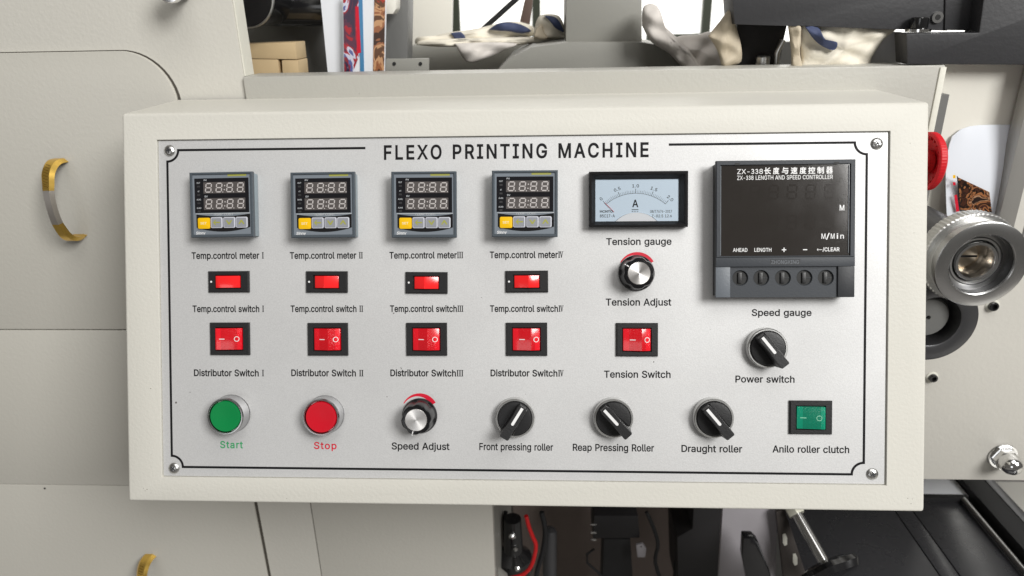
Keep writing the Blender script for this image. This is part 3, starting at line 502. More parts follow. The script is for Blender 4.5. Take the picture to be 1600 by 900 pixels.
g = G(1)                                        # dark strips drawn for the shade in the gap round the doors: narrow along the top, wider down the hinge side
out_, in_ = [], []
for i in range(13):
    a = PI / 2 - i * PI / 2 / 12; wd = 0.0007 + 0.0015 * i / 12
    in_.append((DX - R + (R - .001) * math.cos(a), DT - R + (R - .001) * math.sin(a))); out_.append((DX - R + (R + wd) * math.cos(a), DT - R + (R + wd) * math.sin(a)))
in_ = [(-1.1, DT - .001)] + in_ + [(DX - .001, 0.35)]; out_ = [(-1.1, DT + .0007)] + out_ + [(DX + .0022, 0.35)]
vi = [g.bm.verts.new((x, 0.0037, z)) for x, z in in_]; vo_ = [g.bm.verts.new((x, 0.0037, z)) for x, z in out_]
for i in range(len(vi) - 1): g.bm.faces.new((vi[i], vo_[i], vo_[i + 1], vi[i + 1]))
g.box(-1.1, DX - .0005, 0.0030, 0.0036, DM - .002, DM + .002)
local(g, 'door_gap_shade', mat('gap_shade', (0.07, 0.062, 0.05), 0.7), cab)
p = at(70, 763, 0)
g = G(1); g.lathe([(0, 0.0), (0.0012, 0.0), (0.0012, 0.0004), (0, 0.0004)], seg=16, M4=toward((p.x, 0.0001, p.z))); local(g, 'screw_hole', M['rubber'], cab)
# lower sheet between the two vertical seams and on to its right edge
apr = empty('apron_panel', 'grey beige lower apron sheet hanging below the control box', 'panel', loc=(-0.16, 0.2, 0.4))
local(wbox(CX + 0.0010, -0.0592, 0.0045, 0.02, 0.4, 1.36, 0.0008), 'front_sheet', M['door'], apr)
local(wbox(-0.0600, -0.0590, 0.021, 0.34, 0.4, 1.36, 0.0), 'side_sheet', M['iron_l'], apr)

# ---- beam across the top of the opening
beam = empty('machine_beam', 'long grey beige crossbeam directly behind the top of the control box', 'beam', loc=(0.03, 0.03, 1.36))
BX1 = 0.3275
local(wbox(CX + 0.0008, BX1, 0.0, 0.035, 1.30, 1.4485, 0.0014), 'front_sheet', M['beam'], beam)
local(wbox(BX1 - 0.0045, BX1 + 0.0005, -0.0012, 0.034, 1.31, 1.4470, 0.0006), 'end_strip', M['edge'], beam)
p0 = at(1467, 175, -0.002)
local(wbox(BX1 + 0.0008, BX1 + 0.0075, 0.0, 0.03, 1.31, 1.4250, 0.0), 'edge_gap_shade', M['iron'], beam)  # solid dark bar standing in for the shadow in the gap

# ---- right hand side plate with its opening
rp = empty('side_plate', 'pale beige side plate right of the control box carrying the rollers', 'side plate', loc=(0.5, 0.02, 1.04))
zb = at(1520, 750, 0).z
bar_l = at(1553, 327, 0).x
g = pxprism([(1400, 750), (1760, 750), (1760, 60), (1596, 98), (1600, 130), (1583, 520), (1400, 520)], 0.0, 0.03)
g = G(1); xl = 0.30; xr = 0.75
v2 = [(xl, zb), (xr, zb), (xr, 1.80), (0.4135, 1.80), (0.4135, 1.262), (xl, 1.262)]
n = len(v2); v = [(x, 0.0, z) for x, z in v2] + [(x, 0.012, z) for x, z in v2]
g._new(v, [tuple(range(n)), tuple(range(n, 2 * n))] + [(i, (i + 1) % n, n + (i + 1) % n, n + i) for i in range(n)], 0.0012, 2)
local(g, 'front_sheet', M['plate_r'], rp)
local(wbox(0.423, 0.4245, -0.0006, 0.001, 1.27, 1.55), 'seam', M['iron'], rp)
local(wbox(0.3975, 0.4125, -0.003, 0.012, 1.285, 1.47, 0.001), 'steel_guide', mat('guide_steel', (0.36, 0.35, 0.33), 0.4, 0.5, rvar=0.1), rp)
bk = tag(wbox(0.334, 0.95, 0.018, 0.03, 1.05, 1.4475).build('inner_plate', M['white_p']), 'pale inner machine plate seen above the white web at the far side of the opening', 'panel')
# steel block beside the beam
g = pxprism([(1468, 128), (1477, 121), (1483, 171), (1478, 200), (1462, 215)], 0.035, 0.05, 0.0008); g.build('steel_bracket', mat('bracket_steel', (0.34, 0.35, 0.38), 0.35, 0.6)); o = COL.objects['steel_bracket']
tag(o, 'small grey steel bracket beside the end of the crossbeam above the red mushroom button', 'bracket')

# ---- white printed web over a roller seen in the opening
web = empty('paper_web', 'glossy white label web curving over a roller with a small food picture printed on it', 'paper web', loc=(0.4, 0.15, 1.3))
g = G(1); rows = []
prof = [(0.505, 1.474), (0.470, 1.4755), (0.440, 1.474), (0.415, 1.466), (0.398, 1.452), (0.389, 1.432), (0.386, 1.405), (0.3855, 1.36), (0.3855, 1.30), (0.3855, 1.22)]
def smooth_poly(P, k=5):
    out = []
    for i in range(len(P) - 1):
        a, b, c, d = [Vector(P[max(0, min(len(P) - 1, i + j))]) for j in (-1, 0, 1, 2)]
        for t in [q / k for q in range(k)]:
            out.append(0.5 * ((2 * b) + (c - a) * t + (2 * a - 5 * b + 4 * c - d) * t * t + (-a + 3 * b - 3 * c + d) * t ** 3))
    out.append(Vector(P[-1])); return out
def quad_pts(tl, tr, br, bl, n, m_, Y):
    """n x m grid of world points over a four-cornered patch of the picture, at depth Y(s, t)"""
    rows = []
    for j in range(m_ + 1):
        t = j / m_; r = []
        for i in range(n + 1):
            s = i / n
            x = (tl[0] * (1 - s) + tr[0] * s) * (1 - t) + (bl[0] * (1 - s) + br[0] * s) * t
            y = (tl[1] * (1 - s) + tr[1] * s) * (1 - t) + (bl[1] * (1 - s) + br[1] * s) * t
            r.append(at(x, y, Y(s, t)))
        rows.append(r)
    return rows
def grid_mesh(rows, thick=0.0):
    g = G(1); n = len(rows[0]); v = [tuple(p) for r in rows for p in r]
    f = [(j * n + i, j * n + i + 1, (j + 1) * n + i + 1, (j + 1) * n + i) for j in range(len(rows) - 1) for i in range(n - 1)]
    if thick:
        k = len(v); v += [(x, y + thick, z) for x, y, z in v]; m_ = len(rows)
        f += [tuple(k + i for i in reversed(q)) for q in f]
        edge = [i for i in range(n)] + [j * n + n - 1 for j in range(1, m_)] + [(m_ - 1) * n + i for i in range(n - 2, -1, -1)] + [j * n for j in range(m_ - 2, 0, -1)]
        for a, b in zip(edge, edge[1:] + edge[:1]): f.append((a, b, k + b, k + a))
    return g._new(v, f)
# the web: far edge curls back over the roller, near part hangs nearly straight
W = []
for j in range(15):
    t = j / 14; ang = (1 - t) ** 2.2
    r = []
    for i in range(9):
        s = i / 8; x = 1474 + s * 135 + (1 - t) ** 6 * 14 * (1 - s) ** 2 + t * 8 * (1 - s); y = 195 + t * 200 + 18 * (1 - s) ** 7 * (1 - t)
        r.append(at(x, y, 0.003 + 0.012 * ang))
    W.append(r)
local(grid_mesh(W, 0.0008), 'web_sheet', M['paper_b'], web)
def webquad(tl, tr, br, bl, name, m, Y=0.0020): 
    return local(grid_mesh(quad_pts(tl, tr, br, bl, 2, 2, lambda s, t: Y)), name, m, web, smooth=False)
webquad((1497, 277), (1546, 300), (1550, 332), (1501, 328), 'food_picture', M['print_c'], 0.0020)
webquad((1491, 305), (1495, 304), (1499, 330), (1494, 331), 'red_print', M['ink_red'], 0.0020)
webquad((1495, 275), (1497, 276), (1501, 330), (1499.5, 330), 'picture_edge', M['ink'], 0.0017)
for k, (y, mm) in enumerate(((276, M['yellow']), (287, M['ink_red']))):
    webquad((1489, y - 2.5), (1493, y - 2.5), (1493, y + 2.5), (1489, y + 2.5), 'register_mark', mm, 0.0020)

# ---- chrome flanged bearing roller
ww = 0.0
cw = at(1534, 414, -0.105)
rol = empty('bearing_roller', 'large knurled chrome roller end with an open ball bearing right of the control box', 'roller', mw=toward((cw.x, -0.105, cw.z)))
sc = (CAM.y - (-0.105)); rpx = abs(sc) / FPX / 0.93   # metres per pixel near there
r1 = 67 * rpx * 1000
def lz(prof, name, m, seg=72, mod=None): return G().lathe(prof, seg=seg, mod=mod).build(name, m, rol)
lz([(r1 * .70, -6), (r1 * .70, 0), (r1 * .72, 0.5), (r1 * .97, 0.5), (r1, 0), (r1 * 1.0, -3.2), (r1 * .975, -4.2), (r1 * .955, -5.0), (r1 * .955, -9), (r1 * .70, -9)], 'front_ring', M['steel'])
lz([(r1 * .66, -9), (r1 * .945, -9), (r1 * .95, -14), (r1 * .66, -14)], 'collar', M['satin'])
lz([(r1 * .60, -14), (r1 * 1.04, -14), (r1 * 1.065, -14.8), (r1 * 1.065, -25), (r1 * 1.04, -26), (r1 * .5, -26)], 'knurled_ring', M['satin'], 260,
   lambda th, k: 1 + (0.005 * (1 if int(th / (2 * PI) * 130 + 0.001) % 2 else -1) if k in (1, 2, 3) else 0))
lz([(r1 * .5, -26), (r1 * .58, -26), (r1 * .58, -104), (r1 * .5, -104)], 'drum', M['ring'])
lz([(r1 * .70, -14), (r1 * .695, -2)], 'bore_wall', M['ring'])
lz([(r1 * .48, -13), (r1 * .49, -9.5), (r1 * .51, -8.5), (r1 * .60, -8.5), (r1 * .64, -8.8), (r1 * .69, -9), (r1 * .69, -14)], 'bearing_outer_race', M['satin'])
lz([(r1 * .55, -8.6), (r1 * .555, -7.9), (r1 * .575, -7.9), (r1 * .58, -8.6)], 'bearing_seal', M['ring'])
lz([(r1 * .39, -20), (r1 * .39, -7.4), (r1 * .40, -6.8), (r1 * .455, -6.8), (r1 * .465, -7.4), (r1 * .465, -13)], 'bearing_inner_race', M['steel'])
lz([(r1 * .39, -20), (r1 * .36, -34)], 'bore_tube', M['steel'])
lz([(0.1, -24), (r1 * .30, -24), (r1 * .33, -25), (r1 * .39, -26), (0.1, -26)], 'shaft_end', mat('brassy_shaft', (0.62, 0.52, 0.40), 0.22, 1.0))
G().box(-r1 * .30, r1 * .30, -2.2, -0.6, -24.2, -23.6, 0.2).build('screwdriver_slot', M['cavity_d'], rol)

# lower dark ring on the plate
c2 = at(1459, 503, -0.055)
o = empty('dark_roller', 'dark grey hollow roller end half hidden behind the control box under the bearing', 'roller', mw=toward((c2.x, -0.055, c2.z)))
r2 = 66 * (0.5637 / FPX / 0.93) * 1000
G().lathe([(r2 * .62, -16), (r2 * .62, 0), (r2 * .65, 0.6), (r2 * .97, 0.6), (r2, 0), (r2, -55), (r2 * .62, -55)], seg=72).build('outer_ring', M['ring'], o)
G().lathe([(0.1, -15), (2.0, -15), (2.0, -9), (r2 * .46, -9), (r2 * .50, -11), (r2 * .50, -22), (0.1, -22)], seg=48).build('hub', M['iron'], o)
G().lathe([(0.1, -20), (r2 * .62, -20), (r2 * .62, -23), (0.1, -23)], seg=48).build('back_disc', M['ring'], o)

def socket_bolt(px, py, r, label):
    p = at(px, py, -0.001); o = empty('socket_bolt', label, 'bolt', mw=toward((p.x, -0.0002, p.z)))
    G().lathe([(0, 0), (r * 1.35, 0), (r * 1.35, 0.5), (r * 1.1, 0.9), (r, 0.9), (0, 0.7)], seg=32).build('washer_rim', M['edge'], o)
    G().lathe([(r * .55, 0.9), (r * .95, 0.9), (r * .95, 3.4), (r * .85, 4.0), (r * .55, 4.0), (r * .5, 1.2)], seg=32).build('bolt_head', M['gloss'], o)
    G().prism([(r * .55 * math.cos(i * PI / 3), r * .55 * math.sin(i * PI / 3)) for i in range(6)], 0.95, 1.3).build('hex_socket', M['socket'], o)
    return o
socket_bolt(1551, 478, 4.6, 'black socket bolt in the side plate just under the chrome bearing roller')
socket_bolt(1457, 590, 4.2, 'black socket bolt in the side plate under the dark roller')

p = at(1566, 712, 0.0)
o = empty('acorn_nut', 'shiny domed chrome acorn nut near the bottom edge of the pale side plate', 'nut', mw=toward((p.x, 0, p.z)))
G().lathe([(0, 0), (13.5, 0), (14.2, 1.0), (13.6, 2.4), (0, 2.4)], seg=40).build('washer', M['chrome'], o)
G().lathe([(0, 2.4), (11.5, 2.4), (12, 3.4), (12, 9), (11.4, 10)], seg=6).build('hex_base', M['chrome'], o)
G().lathe([(0, 9), (10.2, 9), (10.3, 13), (9.6, 18), (7.4, 22), (4, 24.2), (0, 25)], seg=40).build('dome', M['chrome'], o)

# ---- chrome stud at the top of the cabinet
p = at(285, -15, 0.0)
o = empty('cabinet_stud', 'round chrome stud at the top of the grey beige cabinet', 'stud', mw=toward((p.x, 0, p.z)))
G().lathe([(0, 0), (7, 0), (7, 16), (6.4, 17), (0, 17)], seg=40).build('stem', M['chrome'], o)
G().lathe([(0, 17), (9.3, 17), (10, 18), (10, 23), (9.2, 24.4), (0, 24.8)], seg=40).build('head', M['chrome'], o)

# ---- brass handles
def handle(pt, pb, label):
    a, b = at(*pt, 0.0), at(*pb, 0.0); L = (a.z - b.z) * 1000
    o = empty('door_handle', label, 'handle', 'brass handles on the cabinet doors', loc=((a.x + b.x) / 2, 0, b.z))
    W2 = 6.0
    def sweep(path, wd, th):
        rings = []
        for k, (z, y) in enumerate(path):
            p0, p1 = path[max(k - 1, 0)], path[min(k + 1, len(path) - 1)]
            t = Vector((0, p1[1] - p0[1], p1[0] - p0[0])).normalized(); nrm = Vector((0, t.z, -t.y))
            c = Vector((0, y, z)); w_ = wd[k]; h = th
            rings.append([tuple(c + Vector((sx * w_, 0, 0)) + nrm * sy * h * 1.25) for sx, sy in ((-1, -.6), (-.55, 1), (.55, 1), (1, -.6), (.6, -1), (-.6, -1))])
        return rings
    P = [(L, 1.0), (L + 0.5, -8), (L - 2, -15), (L - 8, -21), (L - 16, -24), (L * .70, -26), (L * .60, -27), (L * .5, -27.3), (L * .40, -27), (L * .30, -26), (16, -24), (8, -20), (2.5, -14), (0, -7), (0, 1.0)]
    P = [(q.x, q.y) for q in smooth_poly([(z, y, 0) for z, y in P], 4)]
    P = [(z, -y if False else y) for z, y in P]
    wd = [W2 * (1.35 - 0.5 * math.sin(PI * k / (len(P) - 1))) for k in range(len(P))]
    i1, i2 = int(len(P) * .36), int(len(P) * .66)
    for nm, m, i, j in (('brass_end', M['gold'], 0, i1), ('silver_grip', M['silver_grip'], i1, i2), ('brass_end', M['gold'], i2, len(P) - 1)):
        r = sweep(P, wd, 1.7)[i:j + 1]; e = G().loft(r).build(nm, m, o, angle=30)
        if nm == 'brass_end' and i == 0:
            for k in range(9):
                c = len(P) * (.14 + .02 * k); q = P[int(c)]; fr = c - int(c); q2 = P[int(c) + 1]
                z = q[0] + (q2[0] - q[0]) * fr; y = q[1] + (q2[1] - q[1]) * fr
                tt = Vector((0, q2[1] - q[1], q2[0] - q[0])).normalized(); nn = Vector((0, tt.z, -tt.y)); c3 = Vector((0, y, z)) + nn * 2.14
                u = tt * 0.32; 
                G()._new([tuple(c3 + Vector((-2.2, 0, 0)) - u), tuple(c3 + Vector((2.2, 0, 0)) + u * 3.5), tuple(c3 + Vector((2.2, 0, 0)) + u * 5.5), tuple(c3 + Vector((-2.2, 0, 0)) + u),
                          tuple(c3 + nn * .03 + Vector((-2.2, 0, 0)) - u), tuple(c3 + nn * .03 + Vector((2.2, 0, 0)) + u * 3.5), tuple(c3 + nn * .03 + Vector((2.2, 0, 0)) + u * 5.5), tuple(c3 + nn * .03 + Vector((-2.2, 0, 0)) + u)],
                         [(0, 1, 2, 3), (4, 5, 6, 7), (0, 1, 5, 4), (1, 2, 6, 5), (2, 3, 7, 6), (3, 0, 4, 7)]).build('engraved_groove', M['gold_d'], e, smooth=False)
    return o
handle((97, 251), (121, 369), 'curved brass and silver pull handle on the upper cabinet door')
handle((240, 868), (256, 975), 'brass pull handle at the bottom edge of the picture on the lower cabinet door')

# ---- things above the beam, behind it
def px_thing(pts, Y, depth, name, m, label, cat, bev=0.001, kind=None, smooth=True):
    return tag(pxprism(pts, Y, depth, bev).build(name, m, smooth=smooth), label, cat, kind=kind)
tag(wbox(-0.30, 0.7, 0.42, 0.44, 0.35, at(700, 75, 0.42).z).build('inner_partition', M['iron'], smooth=False), 'dark grey inner partition of the machine behind the crossbeam', 'panel')
px_thing([(340, 34), (512, 36), (525, 130), (340, 130)], 0.16, 0.02, 'grey_bracket_plate', M['iron'], 'dark grey plate behind the pine offcuts', 'plate')
o = empty('dark_roller_end', 'black roller with a thin pale rim at the top behind the cabinet edge', 'roller', loc=at(372, -2, 0.10))
a = at(382, -6, 0.06); G(1).tube([a - o.location, a - o.location + Vector((0, 0.20, 0))], 0.026, 48).build('roller_body', M['gloss'], o)
G(1).lathe([(0.0262, 0), (0.0275, 0), (0.0275, 0.003), (0.0262, 0.003)], seg=48, M4=toward(a - o.location)).build('rim', M['satin'], o)
a = at(430, 8, 0.13); b = at(512, 10, 0.13)
tag(G(1).tube([a + Vector((-.02, 0, 0)), b + Vector((.0, 0, 0))], 0.019, 40).build('black_cross_roller', M['gloss']), 'horizontal glossy black roller above the pine offcuts', 'roller')

def wood(pts, Y, label): px_thing(pts, Y, 0.03, 'pine_offcut', M['wood'], label, 'wood block', 0.0008)
wood([(366, 69), (461, 66), (464, 93), (366, 91)], 0.08, 'long pine offcut lying on top of the two short ones')
wood([(366, 92), (434, 93), (437, 125), (366, 125)], 0.08, 'short pine offcut under the long one next to the cabinet edge')
wood([(440, 94), (465, 94), (468, 125), (442, 125)], 0.08, 'narrow pine offcut under the long one beside the grey plate')

wp = empty('white_label_web', 'tall white label web standing upright behind the crossbeam beside the printed strips', 'paper web', loc=at(520, 116, 0.10))
local(pxprism([(500, -10), (538, -10), (540, 122), (513, 122)], 0.10, 0.012, 0.0), 'web_sheet', M['paper'], wp)
pw = empty('printed_label_web', 'printed label web with red, blue and brown pictures hanging behind the crossbeam', 'paper web', loc=at(568, 116, 0.09))
local(pxprism([(535, -10), (604, -10), (601, 122), (537, 122)], 0.09, 0.002, 0.0), 'web_sheet', M['paper'], pw)
def strip(pts, name, m, Y=0.0892): local(pxprism(pts, Y, 0.0006), name, m, pw, smooth=False)
strip([(536, -10), (560, -10), (562, 85), (549, 118), (538, 118)], 'red_picture', M['print_a'])
strip([(560, -10), (566, -10), (569, 118), (563, 118)], 'blue_stripe', mat('blue_print', (0.06, 0.22, 0.42), 0.35))
strip([(555, 10), (560, 10), (564, 82), (558, 84)], 'red_stripe', M['ink_red'], 0.0888)
strip([(585, -10), (602, -10), (600, 110), (583, 111)], 'brown_picture', M['print_b'])

px_thing([(603, 22), (603, -10), (638, -10), (636, 130), (601, 130)], 0.13, 0.03, 'grey_post', M['iron'], 'dark grey upright between the printed web and the white panel', 'post')
px_thing([(600, -10), (620, -10), (619, 14), (614, 22), (602, 22)], 0.10, 0.02, 'white_fitting', M['white_p'], 'small white fitting at the top of the dark grey upright', 'fitting')
br = empty('angle_bracket', 'grey angle bracket with two holes fixed on top of the crossbeam', 'bracket', loc=at(637, 116, 0.05))
local(pxprism([(603, 92), (670, 91), (670, 122), (602, 122)], 0.05, 0.004, 0.0006), 'bracket_plate', M['iron_l'], br)
for hx in (616, 657):
    q = at(hx, 99.5, 0.0495); g = G(1); g.lathe([(0, 0), (0.0016, 0), (0.0016, 0.0003), (0, 0.0003)], seg=20, M4=toward(q)); local(g, 'bolt_hole', M['rubber'], br)

px_thing([(633, -20), (706, -20), (704, 76), (637, 76)], 0.40, 0.02, 'white_board', M['white_p'], 'white machine board left of the thin window bar behind the rags', 'panel')
px_thing([(637, 72), (900, 66), (900, 130), (636, 130)], 0.30, 0.1, 'machine_bed', M['iron_l'], 'grey machine base under the cream rag behind the crossbeam', 'machine base')
px_thing([(885, -20), (1003, -20), (1003, 67), (884, 68)], 0.14, 0.10, 'grey_column', M['iron_l'], 'broad grey column rising between the two windows', 'column')
px_thing([(770, 118), (795, 92), (830, 74), (884, 66), (1003, 66), (1040, 72), (1085, 92), (1100, 125), (770, 125)], 0.12, 0.14, 'rounded_base', M['iron_l'], 'grey rounded base casting below the broad grey column', 'machine base')
g = G(1).tube([at(752, 48, 0.36), at(812, -6, 0.36)], 0.0035, 10); tag(g.build('diagonal_rod', M['rubber']), 'thin dark diagonal rod across the daylit window', 'rod')
px_thing([(822, -10), (834, -10), (827, 42), (812, 34)], 0.37, 0.02, 'brown_strut', mat('brown_strut_paint', (0.11, 0.07, 0.055), 0.6), 'short brown strut in the daylit window beside the grey column', 'strut')

# rags: folded sheets laid over the machine
def rag(tl, tr, br_, bl, n, m_, Y, amp, seed, name, m, label, patches=()):
    rnd = random.Random(seed); ph = [rnd.uniform(0, 6) for _ in range(6)]
    def depth(s, t): return Y + amp * (math.sin(7 * s + ph[0] + 3 * t) + 0.6 * math.sin(13 * s - 5 * t + ph[1]) + 0.5 * math.sin(11 * t + ph[2] + 4 * s))
    rows = quad_pts(tl, tr, br_, bl, n, m_, depth)
    for j, r in enumerate(rows):
        for i, q in enumerate(r):
            s, t = i / n, j / m_
            q.z += amp * 0.7 * (math.sin(9 * s + ph[3]) + 0.6 * math.sin(19 * s + ph[4] + 2 * t)) * (1.0 if 0 < t < 1 else 0.7)
    base = rows[-1][n // 2]
    r_ = empty(name, label, 'rag', 'rags lying behind the crossbeam', loc=base)
    local(grid_mesh(rows, 0.004), 'cloth_sheet', m, r_, angle=80)
    for (i0, i1, j0, j1) in patches:
        sub = [[q + Vector((0, -0.0012, 0.0006)) for q in r[i0:i1 + 1]] for r in rows[j0:j1 + 1]]
        local(grid_mesh(sub), 'navy_stripe', M['blue'], r_, angle=80)
    return r_
def bundle(layers, name, label):
    """a bunched cloth: overlapping rounded folds, each with its own outline, depth and thickness"""
    r_ = empty(name, label, 'rag', 'rags lying behind the crossbeam', loc=at(*layers[0][0][0], layers[0][1]))
    for pts, Y, dep, m, nm in layers:
        P = smooth_poly([(x, y, 0) for x, y in pts + [pts[0]]], 4)[:-1]
        P = [(q.x, q.y) for q in P]
        rings = []
        cx = sum(p[0] for p in P) / len(P); cy = sum(p[1] for p in P) / len(P)
        for sc_, dy in ((0.04, -.24), (0.2, -.24), (0.35, -.24), (0.5, -.23), (0.65, -.20), (.76, -.17), (.87, -.11), (.96, .0), (1.0, .25), (1.0, 1.0)):
            rings.append([])
            for x, y in P:
                xx, yy = cx + (x - cx) * sc_, cy + (y - cy) * sc_
                fold = 0.0022 * math.sin(xx * .16 + yy * .11 + 1.3 * math.sin(yy * .07)) + .0015 * math.sin(xx * .07 - yy * .21 + 2)
                rings[-1].append(tuple(at(xx, yy, Y + dep * dy + fold * (1 if sc_ < .97 else .4))))
        local(G(1).loft(rings), nm, m, r_, angle=85)
    return r_
CL = M['cloth']; BL = M['blue']
bundle([([(648, 68), (652, 58), (676, 56), (706, 50), (742, 45), (772, 38), (800, 33), (826, 38), (836, 46), (832, 56), (800, 62), (740, 66), (690, 72)], 0.235, 0.03, CL, 'cloth_fold'),
        ([(764, 46), (780, 36), (800, 35), (818, 40), (830, 49), (812, 52), (796, 49), (780, 48)], 0.222, 0.008, BL, 'navy_stripe'),
        ([(704, 52), (720, 50), (727, 60), (714, 63)], 0.225, 0.006, BL, 'navy_stripe'),
        ([(650, 70), (660, 63), (720, 60), (800, 58), (860, 58), (888, 61), (886, 66), (835, 68), (790, 72), (720, 73), (680, 73)], 0.215, 0.02, CL, 'cloth_fold'),
        ([(710, 68), (760, 66), (808, 68), (786, 80), (752, 95), (736, 98), (726, 94), (718, 82)], 0.205, 0.012, M['cloth_g'], 'cloth_corner')], 'cream_rag', 'cream rag with navy stripes spread flat under the diagonal rod with one corner hanging')
bundle([([(834, 60), (836, 40), (842, 26), (854, 22), (872, 24), (880, 36), (884, 52), (889, 62), (866, 60), (848, 62)], 0.20, 0.025, CL, 'cloth_fold'),
        ([(850, 24), (866, 26), (876, 36), (881, 50), (868, 44), (860, 34)], 0.19, 0.006, BL, 'navy_stripe'),
        ([(834, 58), (838, 44), (846, 40), (850, 50), (856, 60), (844, 62)], 0.19, 0.01, M['cloth_t'], 'tan_fold')], 'cream_rag', 'small crumpled cream rag with a navy stripe against the left side of the grey column')

# grey rag: a thick fold curling up the column
bundle([([(1003, 40), (1004, 14), (1013, 6), (1025, 8), (1033, 20), (1037, 38), (1048, 50), (1064, 64), (1088, 92), (1104, 118), (1074, 112), (1046, 84), (1018, 66)], 0.09, 0.03, M['cloth_g'], 'cloth_fold'),
        ([(1044, 66), (1062, 56), (1090, 54), (1112, 50), (1130, 74), (1142, 116), (1098, 118), (1072, 88)], 0.095, 0.02, M['cloth_g'], 'cloth_fold')], 'grey_rag', 'pale grey rag curling up against the broad grey column and spreading below the window')
bundle([([(1106, 56), (1124, 34), (1144, 10), (1150, 40), (1158, 70), (1158, 96), (1142, 104), (1130, 112), (1124, 88), (1116, 70)], 0.035, 0.02, M['cloth_t'], 'cloth_fold')], 'tan_rag', 'tan rag hanging beside the black tool arm')
bundle([([(1250, 36), (1320, 36), (1400, 40), (1380, 62), (1362, 90), (1350, 118), (1300, 122), (1254, 118), (1249, 80)], 0.03, 0.02, M['cloth'], 'cloth_fold'),
        ([(1230, 34), (1250, 36), (1252, 60), (1250, 84), (1256, 118), (1238, 118), (1236, 80)], 0.024, 0.02, M['cloth_t'], 'cloth_fold'),  # tan piece colours in the shading of the left half
        ([(1258, 42), (1278, 42), (1290, 62), (1308, 66), (1304, 78), (1288, 74), (1272, 62)], 0.018, 0.006, M['blue'], 'navy_tie')], 'white_tub_form', 'white tub-like shape built as a rag with a navy tie under the black tool arm')  # stands for a tub-like shape, modelled as bunched cloth
px_thing([(1352, 48), (1410, 50), (1410, 112), (1345, 112)], 0.055, 0.02, 'pale_grey_board', mat('pale_board', (0.52, 0.52, 0.54), 0.5), 'pale grey board between the white tub-like shape and the black clamp block', 'board')

# black tool arm and clamp
arm = empty('tool_arm', 'long black anodised tool arm running along the top above the control box', 'machine arm', loc=at(1300, 42, 0.02))
local(pxprism([(1143, -30), (1148, 38), (1245, 41), (1245, 40), (1370, 45), (1480, 48), (1481, -30)], 0.02, 0.035, 0.0012), 'arm_body', M['anod'], arm)
local(pxprism([(1478, -30), (1476, 47), (1530, 48), (1541, -30)], 0.0185, 0.035, 0.0012), 'end_block', M['anod'], arm)
q = at(1465, 27, 0.0185); g = G(1); g.lathe([(0.0022, 0.0005), (0.0045, 0.0005), (0.0047, -0.001), (0.0047, -0.002), (0.0022, -0.002)], seg=32, M4=toward(q)); local(g, 'bolt_head', M['steel'], arm)
g = G(1); g.prism([(0.0023 * math.cos(i * PI / 3), 0.0023 * math.sin(i * PI / 3)) for i in range(6)], -0.001, 0.0006, M4=toward(q)); local(g, 'hex_socket', M['socket'], arm)
cs = empty('cap_screw', 'black cap screw on a bright washer on top of the black clamp block', 'screw', loc=at(1434, 49.5, 0.013))
gg = G(1); gg.lathe([(0, 0), (0.0098, 0), (0.0098, 0.0022), (0, 0.0022)], seg=32); gg.build('washer', M['chrome'], cs)
gg = G(1); gg.lathe([(0.003, 0.0022), (0.0068, 0.0022), (0.0070, 0.003), (0.0070, 0.0105), (0.0064, 0.0112), (0.0036, 0.0112), (0.0034, 0.006)], seg=36); gg.build('head', M['gloss'], cs)
cl = empty('clamp_block', 'black anodised clamp block standing on the right end of the crossbeam', 'clamp', loc=at(1500, 100, 0.002))
local(pxprism([(1416, 52), (1530, 51), (1541, -30), (1760, -30), (1760, 102), (1418, 100.5)], 0.002, 0.022, 0.0014), 'block', M['anod'], cl)
# bracket under the arm
px_thing([(1152, 36), (1230, 40), (1225, 62), (1214, 125), (1150, 125)], 0.062, 0.03, 'arm_foot', M['cavity_d'], 'black foot under the tool arm between the tan rag and the white tub-like shape', 'bracket')
a = at(1223, 62, 0.055); b = at(1213, 104, 0.055)
tag(G(1).tube([a, (a + b) / 2 + Vector((-.002, 0, 0)), b], 0.0028, 12).build('steel_clip', M['satin']), 'thin curved steel clip on the black foot of the tool arm', 'clip')
a = at(1191, 104, 0.05); gg = G(1); gg.lathe([(0, 0), (0.006, 0), (0.006, 0.008), (0.005, 0.0092), (0, 0.0095)], seg=24, M4=Matrix.Translation(a)); tag(gg.build('steel_pin', M['satin']), 'short grey steel pin at the base of the black arm foot', 'pin')

# ---- below the box: dark interior
tag(wbox(-0.058, 0.36, 0.36, 0.38, 0.5, 1.33).build('cavity_back', M['cavity'], smooth=False), 'brown back wall of the dark opening under the control box', 'panel')  # one dull brown, mottled at random
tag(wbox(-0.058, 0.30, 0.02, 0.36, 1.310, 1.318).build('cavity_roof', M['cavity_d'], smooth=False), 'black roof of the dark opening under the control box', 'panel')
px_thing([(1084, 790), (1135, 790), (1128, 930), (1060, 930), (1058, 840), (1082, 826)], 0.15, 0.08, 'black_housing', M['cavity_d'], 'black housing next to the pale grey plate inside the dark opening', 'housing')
px_thing([(760, 790), (775, 790), (770, 850), (762, 850)], 0.16, 0.02, 'blue_strip', M['blue_p'], 'narrow blue strip at the edge of the apron inside the dark opening', 'strip')
q = at(1130, 800, 0.0)
px_thing([(1130, 780), (1216, 780), (1211, 935), (1121, 935)], 0.012, 0.006, 'grey_gusset', M['lilac'], 'pale grey upright plate under the control box beside the steel shaft', 'plate')
vb = empty('solenoid_valve', 'black boxy solenoid valve with pins inside the dark opening under the box', 'valve', loc=at(962, 900, 0.20))
local(pxprism([(928, 806), (997, 806), (1000, 841), (926, 842)], 0.20, 0.05, 0.002), 'coil_box', M['cavity_d'], vb)
